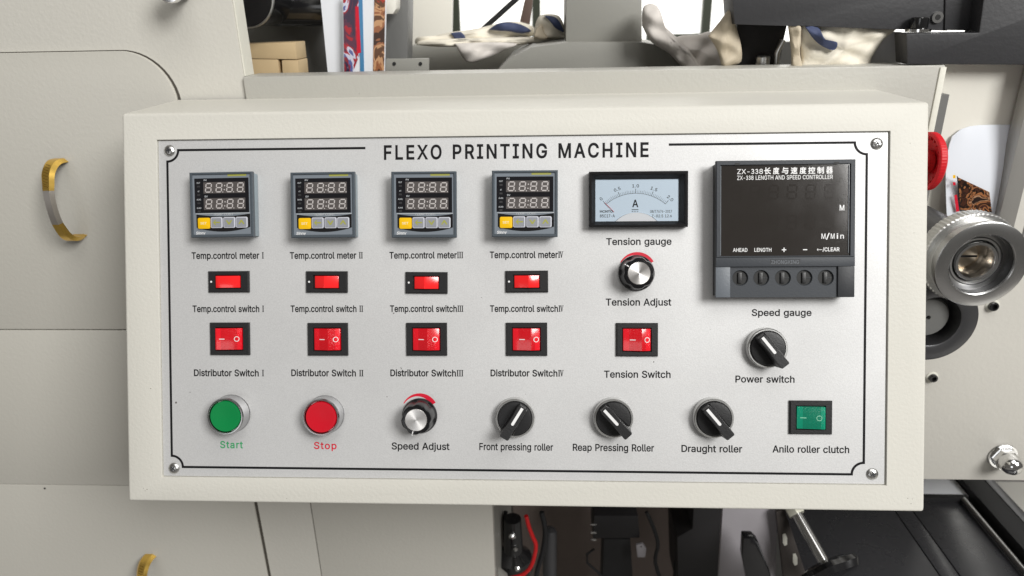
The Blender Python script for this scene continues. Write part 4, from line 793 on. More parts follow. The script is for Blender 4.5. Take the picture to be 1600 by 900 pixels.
local(pxprism([(943, 842), (985, 842), (991, 935), (940, 935)], 0.21, 0.04, 0.003), 'valve_body', M['rubber'], vb)
for y in (819, 832, 843):
    q = at(923, y, 0.20); local(G(1).tube([q, q + Vector((0.008, 0, 0))], 0.0014, 10), 'contact_pin', M['chrome'], vb)
local(G(1).tube([at(928, 858, 0.19), at(917, 866, 0.19), at(918, 880, 0.19), at(932, 892, 0.19), at(946, 905, 0.19)], 0.0018, 10), 'wire', M['rubber'], vb)
tg = empty('sensor_tag', 'small pale sensor tag right of the black solenoid valve', 'sensor', loc=at(1001, 872, 0.19))
local(pxprism([(994, 852), (1005, 850), (1010, 858), (1008, 871), (996, 871)], 0.19, 0.004, 0.0008), 'tag_body', M['lilac'], tg)
q = at(1002, 854, 0.1895); g = G(1); g.lathe([(0, 0), (0.0010, 0), (0.0010, .0003), (0, .0003)], seg=12, M4=toward(q)); local(g, 'tag_hole', M['rubber'], tg)
def pillar(px, py, r, label, m):
    a = at(px, py, 0.17); g = G(1); g.lathe([(0, -0.25), (r, -0.25), (r, -r * .6), (r * .8, -r * .15), (r * .4, 0), (0, 0.001)], seg=32); tag(g.build('rubber_pillar', m, loc=a), label, 'pillar')
pillar(859, 826, 0.010, 'dark rounded pillar right of the red cable in the dark opening', M['ring'])
pillar(1070, 832, 0.011, 'black rounded pillar beside the black housing in the dark opening', M['rubber'])
vs = empty('glass_filter', 'glossy dark filter bowl with bright highlights at the left of the dark opening', 'filter', loc=at(803, 900, 0.11))
g = G(1); g.lathe([(0, 0), (0.022, 0.004), (0.026, 0.018), (0.024, 0.034), (0.013, 0.044), (0.011, 0.095), (0, 0.095)], seg=40); g.build('bowl', M['gloss'], vs)
for k, (dx, dz, r) in enumerate(((0.0, 0.078, .0045), (0.004, 0.058, .003), (0.006, 0.034, .0042))):
    g = G(1); g.lathe([(0, 0), (r, 0), (r, .003), (r * .5, .005), (0, .0052)], seg=16, M4=toward((dx, -0.0115 if k < 2 else -.02, dz))); g.build('chrome_cap', M['chrome'], vs)  # three small chrome discs down the front of the bowl
pts = [at(x, y, 0.06) for x, y in ((822, 806), (826, 822), (832, 838), (837, 850), (836, 864), (830, 884), (818, 897), (800, 903), (780, 908))]
tag(G(1).tube(smooth_poly(pts, 4), 0.0026, 12).build('red_cable', M['cable']), 'bright red cable looping down inside the dark opening', 'cable')
for k, (P_, r_, lab) in enumerate(((((846, 800), (852, 830), (848, 862), (838, 900), (842, 930)), .0034, 'black hose hanging straight down right of the red cable'),
                                 (((1010, 800), (1020, 822), (1028, 850), (1024, 880), (1040, 925)), .0026, 'thin black cable curving down beside the pale sensor tag'),
                                 (((790, 800), (786, 830), (782, 862), (786, 900)), .003, 'dark cable at the left edge of the opening beside the blue strip'))):
    tag(G(1).tube(smooth_poly([at(x, y, 0.14) for x, y in P_], 4), r_, 10).build('black_cable', M['rubber']), lab, 'cable')
px_thing([(768, 884), (792, 905), (800, 930), (766, 930)], 0.05, 0.01, 'grey_tab', M['iron_l'], 'grey triangular tab at the lower end of the apron edge', 'plate')

# ---- black tray, running towards the camera, with rails
ZT = 0.90
def tray_x(px, py, z): return onz(px, py, z).x
TL, TM1, TM2, TR_ = tray_x(1212, 800, ZT), tray_x(1432, 806, ZT), tray_x(1404, 806, ZT), tray_x(1500, 784, ZT)
tr = empty('black_tray', 'glossy black sheet metal tray in the lower right under the control box', 'tray', loc=(0.3, -0.1, ZT - 0.05))
yb_ = onz(1460, 784, ZT).y
for x0, x1 in ((TL, TM2 - .0006), (TM2 + .0006, TM1 - .0006), (TM1 + .0006, TR_)):
    local(wbox(x0, x1, -0.40, yb_, ZT - 0.02, ZT, 0.0009), 'tray_panel', M['tray'], tr)
local(wbox(TL, TR_ + .01, yb_, yb_ + 0.008, ZT - 0.02, ZT + 0.006, 0.0008), 'back_lip', M['rubber'], tr)
local(wbox(TR_ + 0.001, TR_ + 0.010, -0.40, yb_ + .02, ZT - 0.02, ZT - 0.004, 0.0008), 'side_channel', M['rubber'], tr)
a = onz(1514, 790, ZT + 0.004)
tag(G(1).tube([Vector((a.x, yb_, ZT + .004)), Vector((a.x, -0.40, ZT + .004))], 0.0035, 16).build('guide_rod', M['satin']), 'slim grey steel rod running along the tray edge', 'rod')
rl = empty('tray_rail', 'black and grey rail along the outer side of the black tray', 'rail', loc=(0.46, -0.1, ZT - .03))
xa = onz(1506, 752, ZT + .012).x; xb = onz(1540, 752, ZT + .012).x; xc = onz(1566, 764, ZT + .012).x
ybk = onz(1500, 742, ZT).y
local(wbox(xa, xb, -0.40, ybk, ZT - 0.03, ZT + 0.012, 0.0008), 'inner_rail', M['rubber'], rl)
local(wbox(xb + .0002, xc, -0.40, ybk, ZT - 0.03, ZT + 0.0125, 0.0008), 'outer_rail', M['ring'], rl)
tag(wbox(xc + 0.001, 1.1, -0.5, ybk, ZT - 0.05, ZT - 0.01, 0.001).build('floor_sheet', M['plate_r']), 'pale beige base sheet outside the tray rail at the lower right corner', 'panel')
tag(wbox(0.33, xa - .0005, yb_ + .01, ybk, ZT - .01, ZT + .002, 0.001).build('white_sheet', M['paper']), 'white paper sheet showing behind the black tray under the side plate', 'paper')

# steel shaft with nut and star knob
A = at(1243, 800, -0.004); B = at(1291, 884, -0.050)
ax = (B - A).normalized(); q = ax.to_track_quat('Z', 'Y').to_matrix().to_4x4()
sh = empty('star_knob_shaft', 'steel clamping shaft with a pale nut and a glossy black star knob under the box', 'clamp', mw=Matrix.Translation(A - ax * 0.03) @ q)
L = (B - A).length * 1000 + 30
G().lathe([(0, 0), (5.6, 0), (5.6, L), (0, L)], seg=32).build('shaft', M['steel'], sh)
G().prism([(9.5 * math.cos(i * PI / 3), 9.5 * math.sin(i * PI / 3)) for i in range(6)], 24, 33, 0.8).build('nut', M['nutw'], sh)
G().lathe([(0, L - 4), (12, L - 4), (18, L - 3), (29, L + 1), (31, L + 6), (28, L + 12), (12, L + 14), (0, L + 14)], seg=96,
          mod=lambda th, k: 1 + (0.08 * math.cos(6 * th) if 2 <= k <= 6 else 0)).build('star_knob', M['gloss'], sh)
lv = px_thing([(1162, 841), (1178, 841), (1185, 848), (1203, 893), (1212, 935), (1172, 935), (1160, 870)], -0.03, 0.012, 'black_lever', M['gloss'], 'black lever with a chamfered tip in front of the pale grey plate', 'lever', 0.0016)
sb = empty('slotted_bracket', 'dark slotted steel bracket between the pale grey plate and the shaft', 'bracket', loc=at(1240, 900, 0.0))
local(pxprism([(1213, 800), (1226, 796), (1262, 905), (1268, 935), (1228, 935)], 0.0, 0.006, 0.0008), 'bracket_plate', mat('dark_brown_steel', (0.075, 0.065, 0.06), 0.4, 0.5), sb)
for (x, y) in ((1226, 843), (1242, 874)):
    local(pxprism([(x - 3, y - 8), (x + 1, y - 9), (x + 4, y - 3), (x + 4, y + 8), (x, y + 10), (x - 3, y + 5)], -0.0005, 0.0006), 'slot', M['edge'], sb)

# ================================================================== THE CONTROL BOX
box = empty('control_box', 'cream painted steel control box with a silver faceplate titled FLEXO PRINTING MACHINE', 'control box', mw=PM.copy())
hw, hh = BW / 2, BH / 2
def back(u, v):                                  # the point of the wall plane y = 0 straight behind the box edge
    p = PM @ Vector((u * .001, v * .001, 0)); return (PMI @ Vector((p.x, 0.0005, p.z))) * 1000
x0, y0 = pp(246, 218.5, 0); x1, y1 = pp(1386, 757, 0); _, yb0 = pp(253, 746.5, 0)
PLX0, PLX1 = pp(249.5, 480, 0)[0], pp(1387, 480, 0)[0]
PLY1, PLY0 = pp(820, 211.8, 0)[1], pp(820, 751.6, 0)[1]
c = [(-hw, -hh), (hw, -hh), (hw, hh), (-hw, hh)]
bk4 = [tuple(back(u, v)) for u, v in c]
g = G()
# outer shell with a rounded front edge, an opening and its floor
t = bmesh.new()
vo = [t.verts.new((u, v, 0)) for u, v in c]; vb = [t.verts.new(p) for p in bk4]
for i in range(4): t.faces.new((vo[i], vo[(i + 1) % 4], vb[(i + 1) % 4], vb[i]))
front = t.faces.new(vo[::-1]); bmesh.ops.recalc_face_normals(t, faces=t.faces)
es = [e for e in t.edges if len(e.link_faces) == 2]
bmesh.ops.bevel(t, geom=es, offset=2.4, segments=4, profile=0.5, affect='EDGES', clamp_overlap=True)
ff = max((f for f in t.faces if f.normal.z > 0.99 or f.normal.z < -0.99), key=lambda f: f.calc_area())
ring = [v.co.copy() for v in ff.verts]
fx = sorted(set(round(v.x, 3) for v in ring)); bmesh.ops.delete(t, geom=[ff], context='FACES_ONLY')
fv = sorted([v for v in t.verts if abs(v.co.z) < 1e-4 and abs(abs(v.co.x) - (hw - 2.4)) < 1.5 and abs(abs(v.co.y) - (hh - 2.4)) < 1.5], key=lambda v: math.atan2(v.co.y, v.co.x))
op = [(PLX0, PLY0), (PLX1, PLY0), (PLX1, PLY1), (PLX0, PLY1)]
if len(fv) == 4:
    io = [t.verts.new((u, v, 0)) for u, v in op]; ir = [t.verts.new((u + (.25 if u < 0 else -.25), v + (.25 if v < 0 else -.25), -.35)) for u, v in op]
    ii = [t.verts.new((u + (.25 if u < 0 else -.25), v + (.25 if v < 0 else -.25), -REC - 1.0)) for u, v in op]
    for i in range(4):
        j = (i + 1) % 4
        t.faces.new((fv[i], fv[j], io[j], io[i])); t.faces.new((io[i], io[j], ir[j], ir[i])); t.faces.new((ir[i], ir[j], ii[j], ii[i]))
    t.faces.new(ii)
else: print('FRONT VERTS', len(fv), [tuple(v.co) for v in fv])
bmesh.ops.recalc_face_normals(t, faces=t.faces)
me = bpy.data.meshes.new('t'); t.to_mesh(me); g.bm.from_mesh(me)
g.build('housing', M['box'], box, angle=50)

fp = G().box(PLX0 + .9, PLX1 - .9, PLY0 + .7, PLY1 - .7, -REC - 0.9, -REC, 0.25, 1).build('faceplate', M['plate'], box, angle=30)
fp['label'] = 'silver faceplate printed with black lettering and a thin black border line'

# border line with scooped corners and a gap for the title
bl = 2.0
lx0, lx1 = pp(265, 480)[0], pp(1352, 480)[0]; ly1, ly0 = pp(820, 228.5)[1], pp(820, 735.5)[1]
rr = 8.6
def arc(cx, cy, r, a0, a1, n=12): return [(cx + r * math.cos(a0 + (a1 - a0) * i / n), cy + r * math.sin(a0 + (a1 - a0) * i / n)) for i in range(n + 1)]
def ribbon(path, w_):
    """strip of width w_ along a polyline, as rows of quads"""
    L = []
    for i in range(len(path) - 1):
        a, b = Vector(path[i]), Vector(path[i + 1]); d = (b - a).normalized(); n = Vector((-d.y, d.x)) * w_ / 2
        L.append([tuple(a + n), tuple(a - n), tuple(b - n), tuple(b + n)])
    return L
g = G(); z = -REC + 0.07
def mitre(path, w_, z):
    P = [Vector(p) for p in path]; A = []
    for i, p in enumerate(P):
        d0 = (P[i] - P[i - 1]).normalized() if i else (P[1] - P[0]).normalized(); d1 = (P[i + 1] - P[i]).normalized() if i < len(P) - 1 else d0
        n0 = Vector((-d0.y, d0.x)); n1 = Vector((-d1.y, d1.x)); m_ = (n0 + n1).normalized(); k = w_ / 2 / max(.4, m_.dot(n0)); A.append((p + m_ * k, p - m_ * k))
    vs = [[g.bm.verts.new((a.x, a.y, z)), g.bm.verts.new((b.x, b.y, z))] for a, b in A]
    for i in range(len(vs) - 1): g.bm.faces.new((vs[i][0], vs[i][1], vs[i + 1][1], vs[i + 1][0]))
gx0, gx1 = pp(571, 230)[0], pp(1045, 225)[0]
ie = 0.5
path = [(gx0, ly1), (lx0 + rr, ly1)] + arc(lx0, ly1, rr, 0, -PI / 2)[0:] + [(lx0, ly1 - rr), (lx0, ly0 + rr)] + arc(lx0, ly0, rr, PI / 2, 0) + \
       [(lx0 + rr, ly0), (lx1 - rr, ly0)] + arc(lx1, ly0, rr, PI, PI / 2) + [(lx1, ly0 + rr), (lx1, ly1 - rr)] + arc(lx1, ly1, rr, -PI / 2, -PI) + [(lx1 - rr, ly1), (gx1, ly1)]
clean = [path[0]]
for p in path[1:]:
    if (Vector(p) - Vector(clean[-1])).length > 1e-3: clean.append(p)
mitre(clean, 1.75, z)
g.build('border_line', M['ink'], fp, smooth=False)

# title and captions
K, KR, KG = M['ink'], M['ink_red'], M['ink_green']
plate_text('FLEXO PRINTING MACHINE', 600, 1013.5, 249.5, 23.2, K, fp, 21, 105, 246.0)
for n_, (a, b, y) in zip('ⅠⅡⅢⅣ', ((299.5, 412.3, 404.6), (453, 567, 404.4), (608.5, 723.8, 404.0), (765.3, 880.3, 403.4))):
    plate_text('Temp.control meter' + (' ' if n_ in 'ⅠⅡ' else '') + n_, a, b, y, 10.7, K, fp, 19)
for n_, (a, b, y) in zip('ⅠⅡⅢⅣ', ((301, 412.6, 487.8), (454.2, 567.5, 487.7), (609.4, 724, 487.6), (765.6, 880.7, 487.5))):
    plate_text('Temp.control switch' + (' ' if n_ in 'ⅠⅡ' else '') + n_, a, b, y, 10.6, K, fp, 19)
for n_, (a, b, y) in zip('ⅠⅡⅢⅣ', ((303.2, 412.6, 588), (455.2, 568, 588.1), (610, 724, 588.2), (766.5, 881, 588.3))):
    plate_text('Distributor Switch' + (' ' if n_ in 'ⅠⅡ' else '') + n_, a, b, y, 10.7, K, fp, 19)
plate_text('Tension gauge', 947.2, 1049.3, 382.8, 11.0, K, fp, 16)
plate_text('Tension Adjust', 946.5, 1049, 477.6, 11.2, K, fp, 16)
plate_text('Tension Switch', 943.8, 1047.8, 590.4, 11.2, K, fp, 16)
plate_text('Speed gauge', 1174.5, 1268, 493.8, 10.8, K, fp, 16)
plate_text('Power switch', 1149, 1241.5, 597.9, 11.0, K, fp, 16)
plate_text('Start', 344, 379.6, 700.4, 11.2, KG, fp, 16, 60)
plate_text('Stop', 490.6, 526, 701.8, 11.2, KR, fp, 16, 60)
plate_text('Speed Adjust', 612, 702.5, 702.8, 11.2, K, fp, 16)
plate_text('Front pressing roller', 749, 864.3, 703.8, 11.2, K, fp, 16)
plate_text('Reap Pressing Roller', 895, 1022, 705, 11.2, K, fp, 16)
plate_text('Draught roller', 1064.7, 1159.7, 706.7, 11.2, K, fp, 16)
plate_text('Anilo roller clutch', 1206.9, 1326.9, 707.6, 11.2, K, fp, 16)

# red crescents printed over the two adjusting knobs
def crescent(px, py, name='red_scale'):
    u, v = pp(px, py); R_ = 14.0; n = 28
    A, B = [], []
    for i in range(n + 1):
        t = i / n; a = math.radians(153 - 123 * t)
        w_ = 0.7 + 3.6 * t ** 1.1
        A.append((u + R_ * math.cos(a), v + R_ * math.sin(a))); B.append((u + (R_ - w_) * math.cos(a), v + (R_ - w_) * math.sin(a)))
    g = G()
    va = [g.bm.verts.new((x, y, z)) for x, y in A]; vb_ = [g.bm.verts.new((x, y, z)) for x, y in B]
    for i in range(n): g.bm.faces.new((vb_[i], vb_[i + 1], va[i + 1], va[i]))
    g.build(name, KR, fp, smooth=False)
crescent(656.0, 643.3); crescent(995.5, 423.3)

# cross-head screws in the four corners
def screw(px, py, rot, label):
    o = empty('panel_screw', label, 'screw', 'cross-head screws of the faceplate', mw=on_plate(px, py, 1.2, rot))
    G().lathe([(0, 0), (4.3, 0), (4.3, .5), (3.7, 1.3), (2.4, 1.9), (1.2, 2.1), (0, 2.12)], seg=32).build('screw_head', M['zinc'], o)
    g = G()
    for a in (0, PI / 2): g.box(-2.0, 2.0, -.42, .42, 1.75, 2.16, 0, M4=Matrix.Rotation(a, 4, 'Z'))
    g.lathe([(0, 1.8), (.85, 1.8), (.85, 2.17), (0, 2.17)], seg=12)
    g.build('cross_recess_shade', M['engr'], o, smooth=False)  # dark cross laid on the head for the shade in its recess
screw(264, 235, .2, 'cross-head screw in the faceplate corner above the temperature meter I')
screw(1371, 224, .5, 'cross-head screw in the faceplate corner above the speed controller')
screw(271, 732, .9, 'cross-head screw in the faceplate corner below the green start button')
screw(1364, 741, .3, 'cross-head screw in the faceplate corner below the green rocker switch')

# ------------------------------------------------------------------ temperature meters
def rrect(x0, x1, y0, y1, r, n=4):
    P = []
    for cx, cy, a0 in ((x1 - r, y1 - r, 0), (x0 + r, y1 - r, PI / 2), (x0 + r, y0 + r, PI), (x1 - r, y0 + r, 1.5 * PI)):
        P += [(cx + r * math.cos(a0 + PI / 2 * i / n), cy + r * math.sin(a0 + PI / 2 * i / n)) for i in range(n + 1)]
    return P
def seven(g, cx, cy, w_, h_, t, z, slant=0.12):
    def P(x, y): return (cx + x + y * slant, cy + y)
    hw_, hh_ = w_ / 2, h_ / 2; gp = t * .28
    def seg(x0_, y0_, x1_, y1_):
        d = Vector((x1_ - x0_, y1_ - y0_)); L = d.length; d.normalize(); n = Vector((-d.y, d.x)) * t / 2
        a = Vector((x0_, y0_)) + d * gp; b = Vector((x1_, y1_)) - d * gp
        pts = [a, a + d * t / 2 + n, b - d * t / 2 + n, b, b - d * t / 2 - n, a + d * t / 2 - n]
        vs = [g.bm.verts.new((*P(p.x, p.y), z)) for p in pts]; g.bm.faces.new(vs[::-1])
    for y in (-hh_, 0, hh_): seg(-hw_, y, hw_, y)
    for x in (-hw_, hw_): seg(x, -hh_, x, 0); seg(x, 0, x, hh_)
def dot(g, x, y, r, z):
    vs = [g.bm.verts.new((x + r * math.cos(i * PI / 4), y + r * math.sin(i * PI / 4), z)) for i in range(8)]; g.bm.faces.new(vs)

def make_meter():
    o = empty('temperature_meter', 'x', 'temperature meter')
    def X(px): return (px - 420) / 15.4            # from the enlarged view of the meter to millimetres
    def Y(py): return (445 - py) / 15.4
    G().box(-23.2, 23.0, -23.4, 23.6, 0, 9.4, 0.5).build('case', M['slate_lit'], o)
    G().frame((-24, 24, -24.2, 24.2), (-22.1, 22.1, -22.0, 22.5), 9.2, 12.6, 0.5, 11.4).build('front_frame', M['slate'], o, angle=20)
    fpm = G().box(-22.3, 22.3, -22.2, 22.6, 9.3, 11.7).build('front_film', M['face'], o)
    G().flat([[(X(495), Y(96)), (X(715), Y(96)), (X(715), Y(120)), (X(495), Y(122))]], 11.74).build('olive_band', M['olive'], fpm)
    dw = G().box(X(103), X(740), Y(535), Y(140), 11.6, 11.95, 0.15, 1).build('display_window', M['window'], o)
    for yy in ((186, 314), (368, 502)):
        G().box(X(210), X(698), Y(yy[1]), Y(yy[0]), 11.8, 12.05).build('led_block', M['led_bg'], dw)
        cy = Y((yy[0] + yy[1]) / 2 - 1)
        for cx in (272, 396, 521, 646):
            g = G(); seven(g, X(cx - 2), cy, 4.1, 6.3, 0.82, 12.09); dot(g, X(cx + 42), cy - 3.3, .42, 12.09); g.build('digit', M['led'], dw, smooth=False)
        g = G(); dot(g, X(461), cy + 1.4, .5, 12.09); dot(g, X(456), cy - 1.6, .5, 12.09); g.build('colon', M['led'], dw, smooth=False)
    write('PV', X(216), X(252), Y(172), 1.25, M['pale_ink'], dw, 12.0, 16); write('SV', X(220), X(258), Y(357), 1.25, M['pale_ink'], dw, 12.0, 16)
    for s, y, w_ in (('OUT', 200, 42), ('AT', 297, 22), ('ALM1', 390, 52), ('ALM2', 487, 54)):
        write(s, X(152 - w_ / 2), X(152 + w_ / 2), Y(y), 1.1, M['pale_ink'], dw, 12.0, 12)
    for y in (232, 328, 423, 515): G().box(X(135), X(170), Y(y + 11), Y(y - 9), 11.9, 12.03).build('indicator', M['lamp_off'], dw)
    # black field under the keys with curved top and bottom edges, and the pale rule above it
    top = [(X(118 + 630 * i / 16), Y(552 + 26 * math.sin(PI * i / 16))) for i in range(17)]
    bot = [(X(748 - 630 * i / 16), Y(702 + 50 * math.sin(PI * i / 16) ** .8)) for i in range(17)]
    kf = G().prism(top + bot, 11.6, 11.9).build('key_field', M['gloss'], o, smooth=False)
    rule = [(X(112 + 636 * i / 16), Y(546)) for i in range(17)] + [(X(748 - 636 * i / 16), Y(550 + 1.5)) for i in range(17)]
    G().flat([[(X(112), Y(543)), (X(748), Y(541)), (X(748), Y(548)), (X(112), Y(549))][::-1]], 11.95).build('pale_rule', M['pale_ink'], fpm)
    write('TEMP CONT', X(316), X(556), Y(566), 1.35, M['pale_ink'], fpm, 11.96, 8)
    write('Sinny', X(105), X(215), Y(781), 2.1, M['white_ink'], fpm, 11.8, 16, slant=0.22)
    yk = G().prism(rrect(X(140), X(282), Y(718), Y(592), 1.1), 11.7, 13.0, 0.35).build('set_key', M['yellow'], o)
    write('SET', X(172), X(245), Y(668), 1.7, M['cream_ink'], yk, 13.05, 20)
    for k, (xa, xb) in enumerate(((290, 428), (438, 577), (584, 722))):
        ky = G().prism(rrect(X(xa), X(xb), Y(711), Y(587), 1.1), 11.7, 12.7, 0.3).build('arrow_key', M['key_rim'], o)
        G().prism(rrect(X(xa + 11), X(xb - 11), Y(701), Y(597), .7), 12.6, 12.95, 0.15, 1).build('key_top', M['key'], ky)
        cx, cy = X((xa + xb) / 2), Y(648); g = G(); zz = 13.0
        if k == 0: pts = [(-2.7, 0), (-0.9, 1.9), (0.1, 1.9), (-1.1, .5), (2.8, .5), (2.8, -.5), (-1.1, -.5), (0.1, -1.9), (-.9, -1.9)]
        else:
            pts = [(-2.5, 1.5), (-1.3, 1.5), (0, -.3), (1.3, 1.5), (2.5, 1.5), (.5, -1.7), (-.5, -1.7)]
            if k == 2: pts = [(x, -y) for x, y in pts]
        g.flat([[(cx + x, cy + y) for x, y in pts]], zz); g.build('arrow', M['olive'], ky, smooth=False)
    return o
proto = make_meter()
MET = (((346.0, 319.6), 'I', 0.010), ((504.0, 320.2), 'II', 0.006), ((662.0, 319.4), 'III', -0.002), ((820.0, 318.3), 'IV', -0.004))
for i, ((x, y), n_, r_) in enumerate(MET):
    o = proto if i == 0 else copy_tree(proto)
    o.matrix_world = on_plate(x, y, 12.6, r_) @ Matrix.Rotation((0.006, -0.004, 0.008, -0.006)[i], 4, 'X') @ Matrix.Rotation((-0.008, 0.006, 0.004, -0.005)[i], 4, 'Y')
    tag(o, 'square grey digital temperature meter above the caption Temp.control meter ' + n_, 'temperature meter', 'digital temperature meters in the top row')

# ------------------------------------------------------------------ rocker switches
def rocker_small(state):
    o = empty('small_rocker_switch', 'x', 'rocker switch')
    G().frame((-15.9, 15.9, -8.1, 8.1), (-10.1, 9.7, -5.1, 5.1), 0, 2.3, 0.9, 0.2).build('frame', M['black'], o, angle=20)
    G().box(-10.2, 9.8, -5.2, 5.2, 0.05, 0.3).build('well', M['socket'], o)
    m = {0: [(-8.9, .3), (-9.2, 3.4), (-6.6, 3.9), (8.9, 2.0), (9.3, .3)], 1: [(-9.3, .3), (-9.0, 1.4), (-6.6, 2.2), (-1.2, 4.1), (.8, 3.6), (9.0, 1.4), (9.3, .3)],
         2: [(-9.4, .3), (-9.2, 1.5), (-4.4, 2.6), (1.4, 4.3), (3.6, 3.9), (9.2, 2.2), (9.4, .3)]}[state]
    g = G(); g.prism([(x, zz) for x, zz in m], -4.55, 4.55, 0.3, 2, M4=Matrix.Rotation(PI / 2, 4, 'X')); g.build('rocker', M['red_s'], o, angle=20)
    g = G(); g.lathe([(0, 2.28), (.75, 2.28), (.75, 2.36), (0, 2.36)], -13.2, 0.1, 20); g.build('white_dot', M['white_ink'], o)
    return o
SM = (((356.5, 440.3), 'I', 0, 'its left half raised'), ((509.9, 440.6), 'II', 1, ''), ((666.0, 441.9), 'III', 1, ''), ((823.0, 440.0), 'IV', 2, ''))
for (x, y), n_, st, _ in SM:
    o = rocker_small(st); o.matrix_world = on_plate(x, y, 2.3, {'I': 0.004, 'II': -.004, 'III': -.008, 'IV': .006}[n_])
    tag(o, 'small flat red rocker switch above the caption Temp.control switch ' + n_, 'rocker switch', 'small red temperature control rockers')

def rocker_big(m, tilt=0, mark=None):
    o = empty('rocker_switch', 'x', 'rocker switch')
    G().frame((-15.4, 15.4, -12.4, 12.4), (-10.9, 10.5, -8.8, 8.8), 0, 2.2, 0.8, 0.2).build('frame', M['black'], o, angle=20)
    G().box(-11.0, 10.6, -8.9, 8.9, 0.05, 0.3).build('well', M['socket'], o)
    L = {0: [(-10.4, .3), (-10.5, 3.2), (-9.4, 3.6), (-1.5, 3.4), (9.4, 2.0), (10.1, .3)],
         1: [(-10.5, .3), (-10.3, 1.6), (-6.2, 2.6), (1.0, 4.4), (2.4, 4.2), (9.6, 2.2), (10.2, .3)],
         2: [(-10.5, .3), (-10.3, 1.6), (-5.8, 2.6), (3.2, 4.6), (4.8, 4.3), (9.8, 2.2), (10.2, .3)],
         3: [(-10.3, .3), (-10.2, 1.8), (8.3, 4.4), (9.6, 4.0), (10.1, .3)]}[tilt]
    r = G().prism([(x, zz) for x, zz in L], -8.2, 8.2, 0.35, 2, M4=Matrix.Rotation(PI / 2, 4, 'X')).build('rocker', m, o, angle=20)
    def zat(x):
        for (xa, za), (xb, zb_) in zip(L, L[1:]):
            if xa <= x <= xb and xb > xa: return za + (zb_ - za) * (x - xa) / (xb - xa)
        return 3
    mk = mark or M['white_ink']
    xo = {0: 5.9, 1: 6.6, 2: 7.2, 3: 5.2}[tilt]; xd = {0: -5.2, 1: -3.8, 2: -3.4, 3: -5.8}[tilt]
    g = G(); n = 28
    A = [g.bm.verts.new((xo + 2.0 * math.cos(2 * PI * i / n), 2.0 * math.sin(2 * PI * i / n), zat(xo + 2.0 * math.cos(2 * PI * i / n)) + .12)) for i in range(n)]
    B = [g.bm.verts.new((xo + 1.55 * math.cos(2 * PI * i / n), 1.55 * math.sin(2 * PI * i / n), zat(xo + 1.55 * math.cos(2 * PI * i / n)) + .12)) for i in range(n)]
    for i in range(n): j = (i + 1) % n; g.bm.faces.new((A[i], A[j], B[j], B[i]))
    g.build('off_mark', mk, r, smooth=False)
    g = G(); xs = [xd - 2.1, xd + 2.1]
    vs = [g.bm.verts.new((x, y_, zat(x) + .12)) for x, y_ in ((xs[0], -.3), (xs[1], -.3), (xs[1], .3), (xs[0], .3))]; g.bm.faces.new(vs); g.build('on_mark', mk, r, smooth=False)
    return o
for (x, y), n_, st in (((358.3, 529.6), 'I', 0), ((511.6, 530.3), 'II', 1), ((666.3, 530.3), 'III', 1), ((822.8, 530.3), 'IV', 2)):
    o = rocker_big(M['red'], st); o.matrix_world = on_plate(x, y, 2.2, .003)
    tag(o, 'square red rocker switch above the caption Distributor Switch ' + n_, 'rocker switch', 'square red distributor rockers')
o = rocker_big(M['red'], 2); o.matrix_world = on_plate(995.6, 531.0, 2.2); tag(o, 'square red rocker switch above the caption Tension Switch', 'rocker switch')
o = rocker_big(M['green'], 3, mat('pale_green_mark', (0.25, 0.6, 0.42), 0.4)); o.matrix_world = on_plate(1267.5, 652.8, 2.2); tag(o, 'green rocker switch above the caption Anilo roller clutch', 'rocker switch')

# ------------------------------------------------------------------ push buttons
def push_button(m, name, px, py, label):
    o = empty(name, label, 'push button', mw=on_plate(px, py, 12.0))
    G().lathe([(0, 0), (14.6, 0), (14.7, .8), (14.3, 1.4), (14.2, 3), (14.2, 9.6), (14.0, 11.0), (13.4, 11.9), (12.6, 12.0), (12.2, 11.4), (11.95, 9.0), (0, 9.0)], seg=72).build('bezel', mat('bezel_metal', (0.50, 0.50, 0.51), 0.24, 1.0), o, angle=25)
    G().lathe([(0, 8), (11.7, 8), (11.75, 10.9), (11.3, 11.5), (9.6, 11.45), (6, 11.0), (0, 10.8)], seg=72).build('button_cap', m, o, angle=40)
    return o
push_button(M['btn_g'], 'start_button', 351.2, 651.0, 'round green start push button in a metal bezel')
push_button(M['btn_r'], 'stop_button', 501.0, 652.3, 'round red stop push button in a metal bezel')

# ------------------------------------------------------------------ adjusting knobs
def adjust_knob(px, py, rot, label):
    o = empty('adjusting_knob', label, 'knob', 'fluted adjusting knobs under red crescents', mw=on_plate(px, py, 16.5, rot))
    kb = M['knob']
    def fl(th, k):
        if k < 5: return 1
        a = (math.cos(6 * th) + 1) / 2
        return 1 - (0.085 if k >= 6 else .05) * a ** 3
    G().lathe([(0, 0), (12.9, 0), (13.3, .6), (13.3, 2.2), (12.8, 3.0), (12.3, 3.8), (12.0, 5.5), (11.6, 14.0), (11.0, 15.8), (10.3, 16.4), (8.3, 16.6), (0, 16.4)], seg=120, mod=fl).build('knob_body', kb, o, angle=28)
    G().lathe([(0, 16.2), (8.15, 16.2), (8.2, 16.7), (7.9, 16.95), (0, 16.9)], seg=64).build('silver_cap', M['spun'], o, angle=28)
    g = G(); g.box(-.35, .35, 8.6, 10.6, 16.3, 16.75); g.box(-.35, .35, 11.2, 11.95, 8.0, 16.0); g.build('pointer_line', M['white_ink'], o, smooth=False)
    return o
adjust_knob(650.0, 656.3, math.radians(165), 'black fluted knob with silver cap above the caption Speed Adjust')
adjust_knob(998.6, 426.8, math.radians(57), 'black fluted knob with silver cap above the caption Tension Adjust')

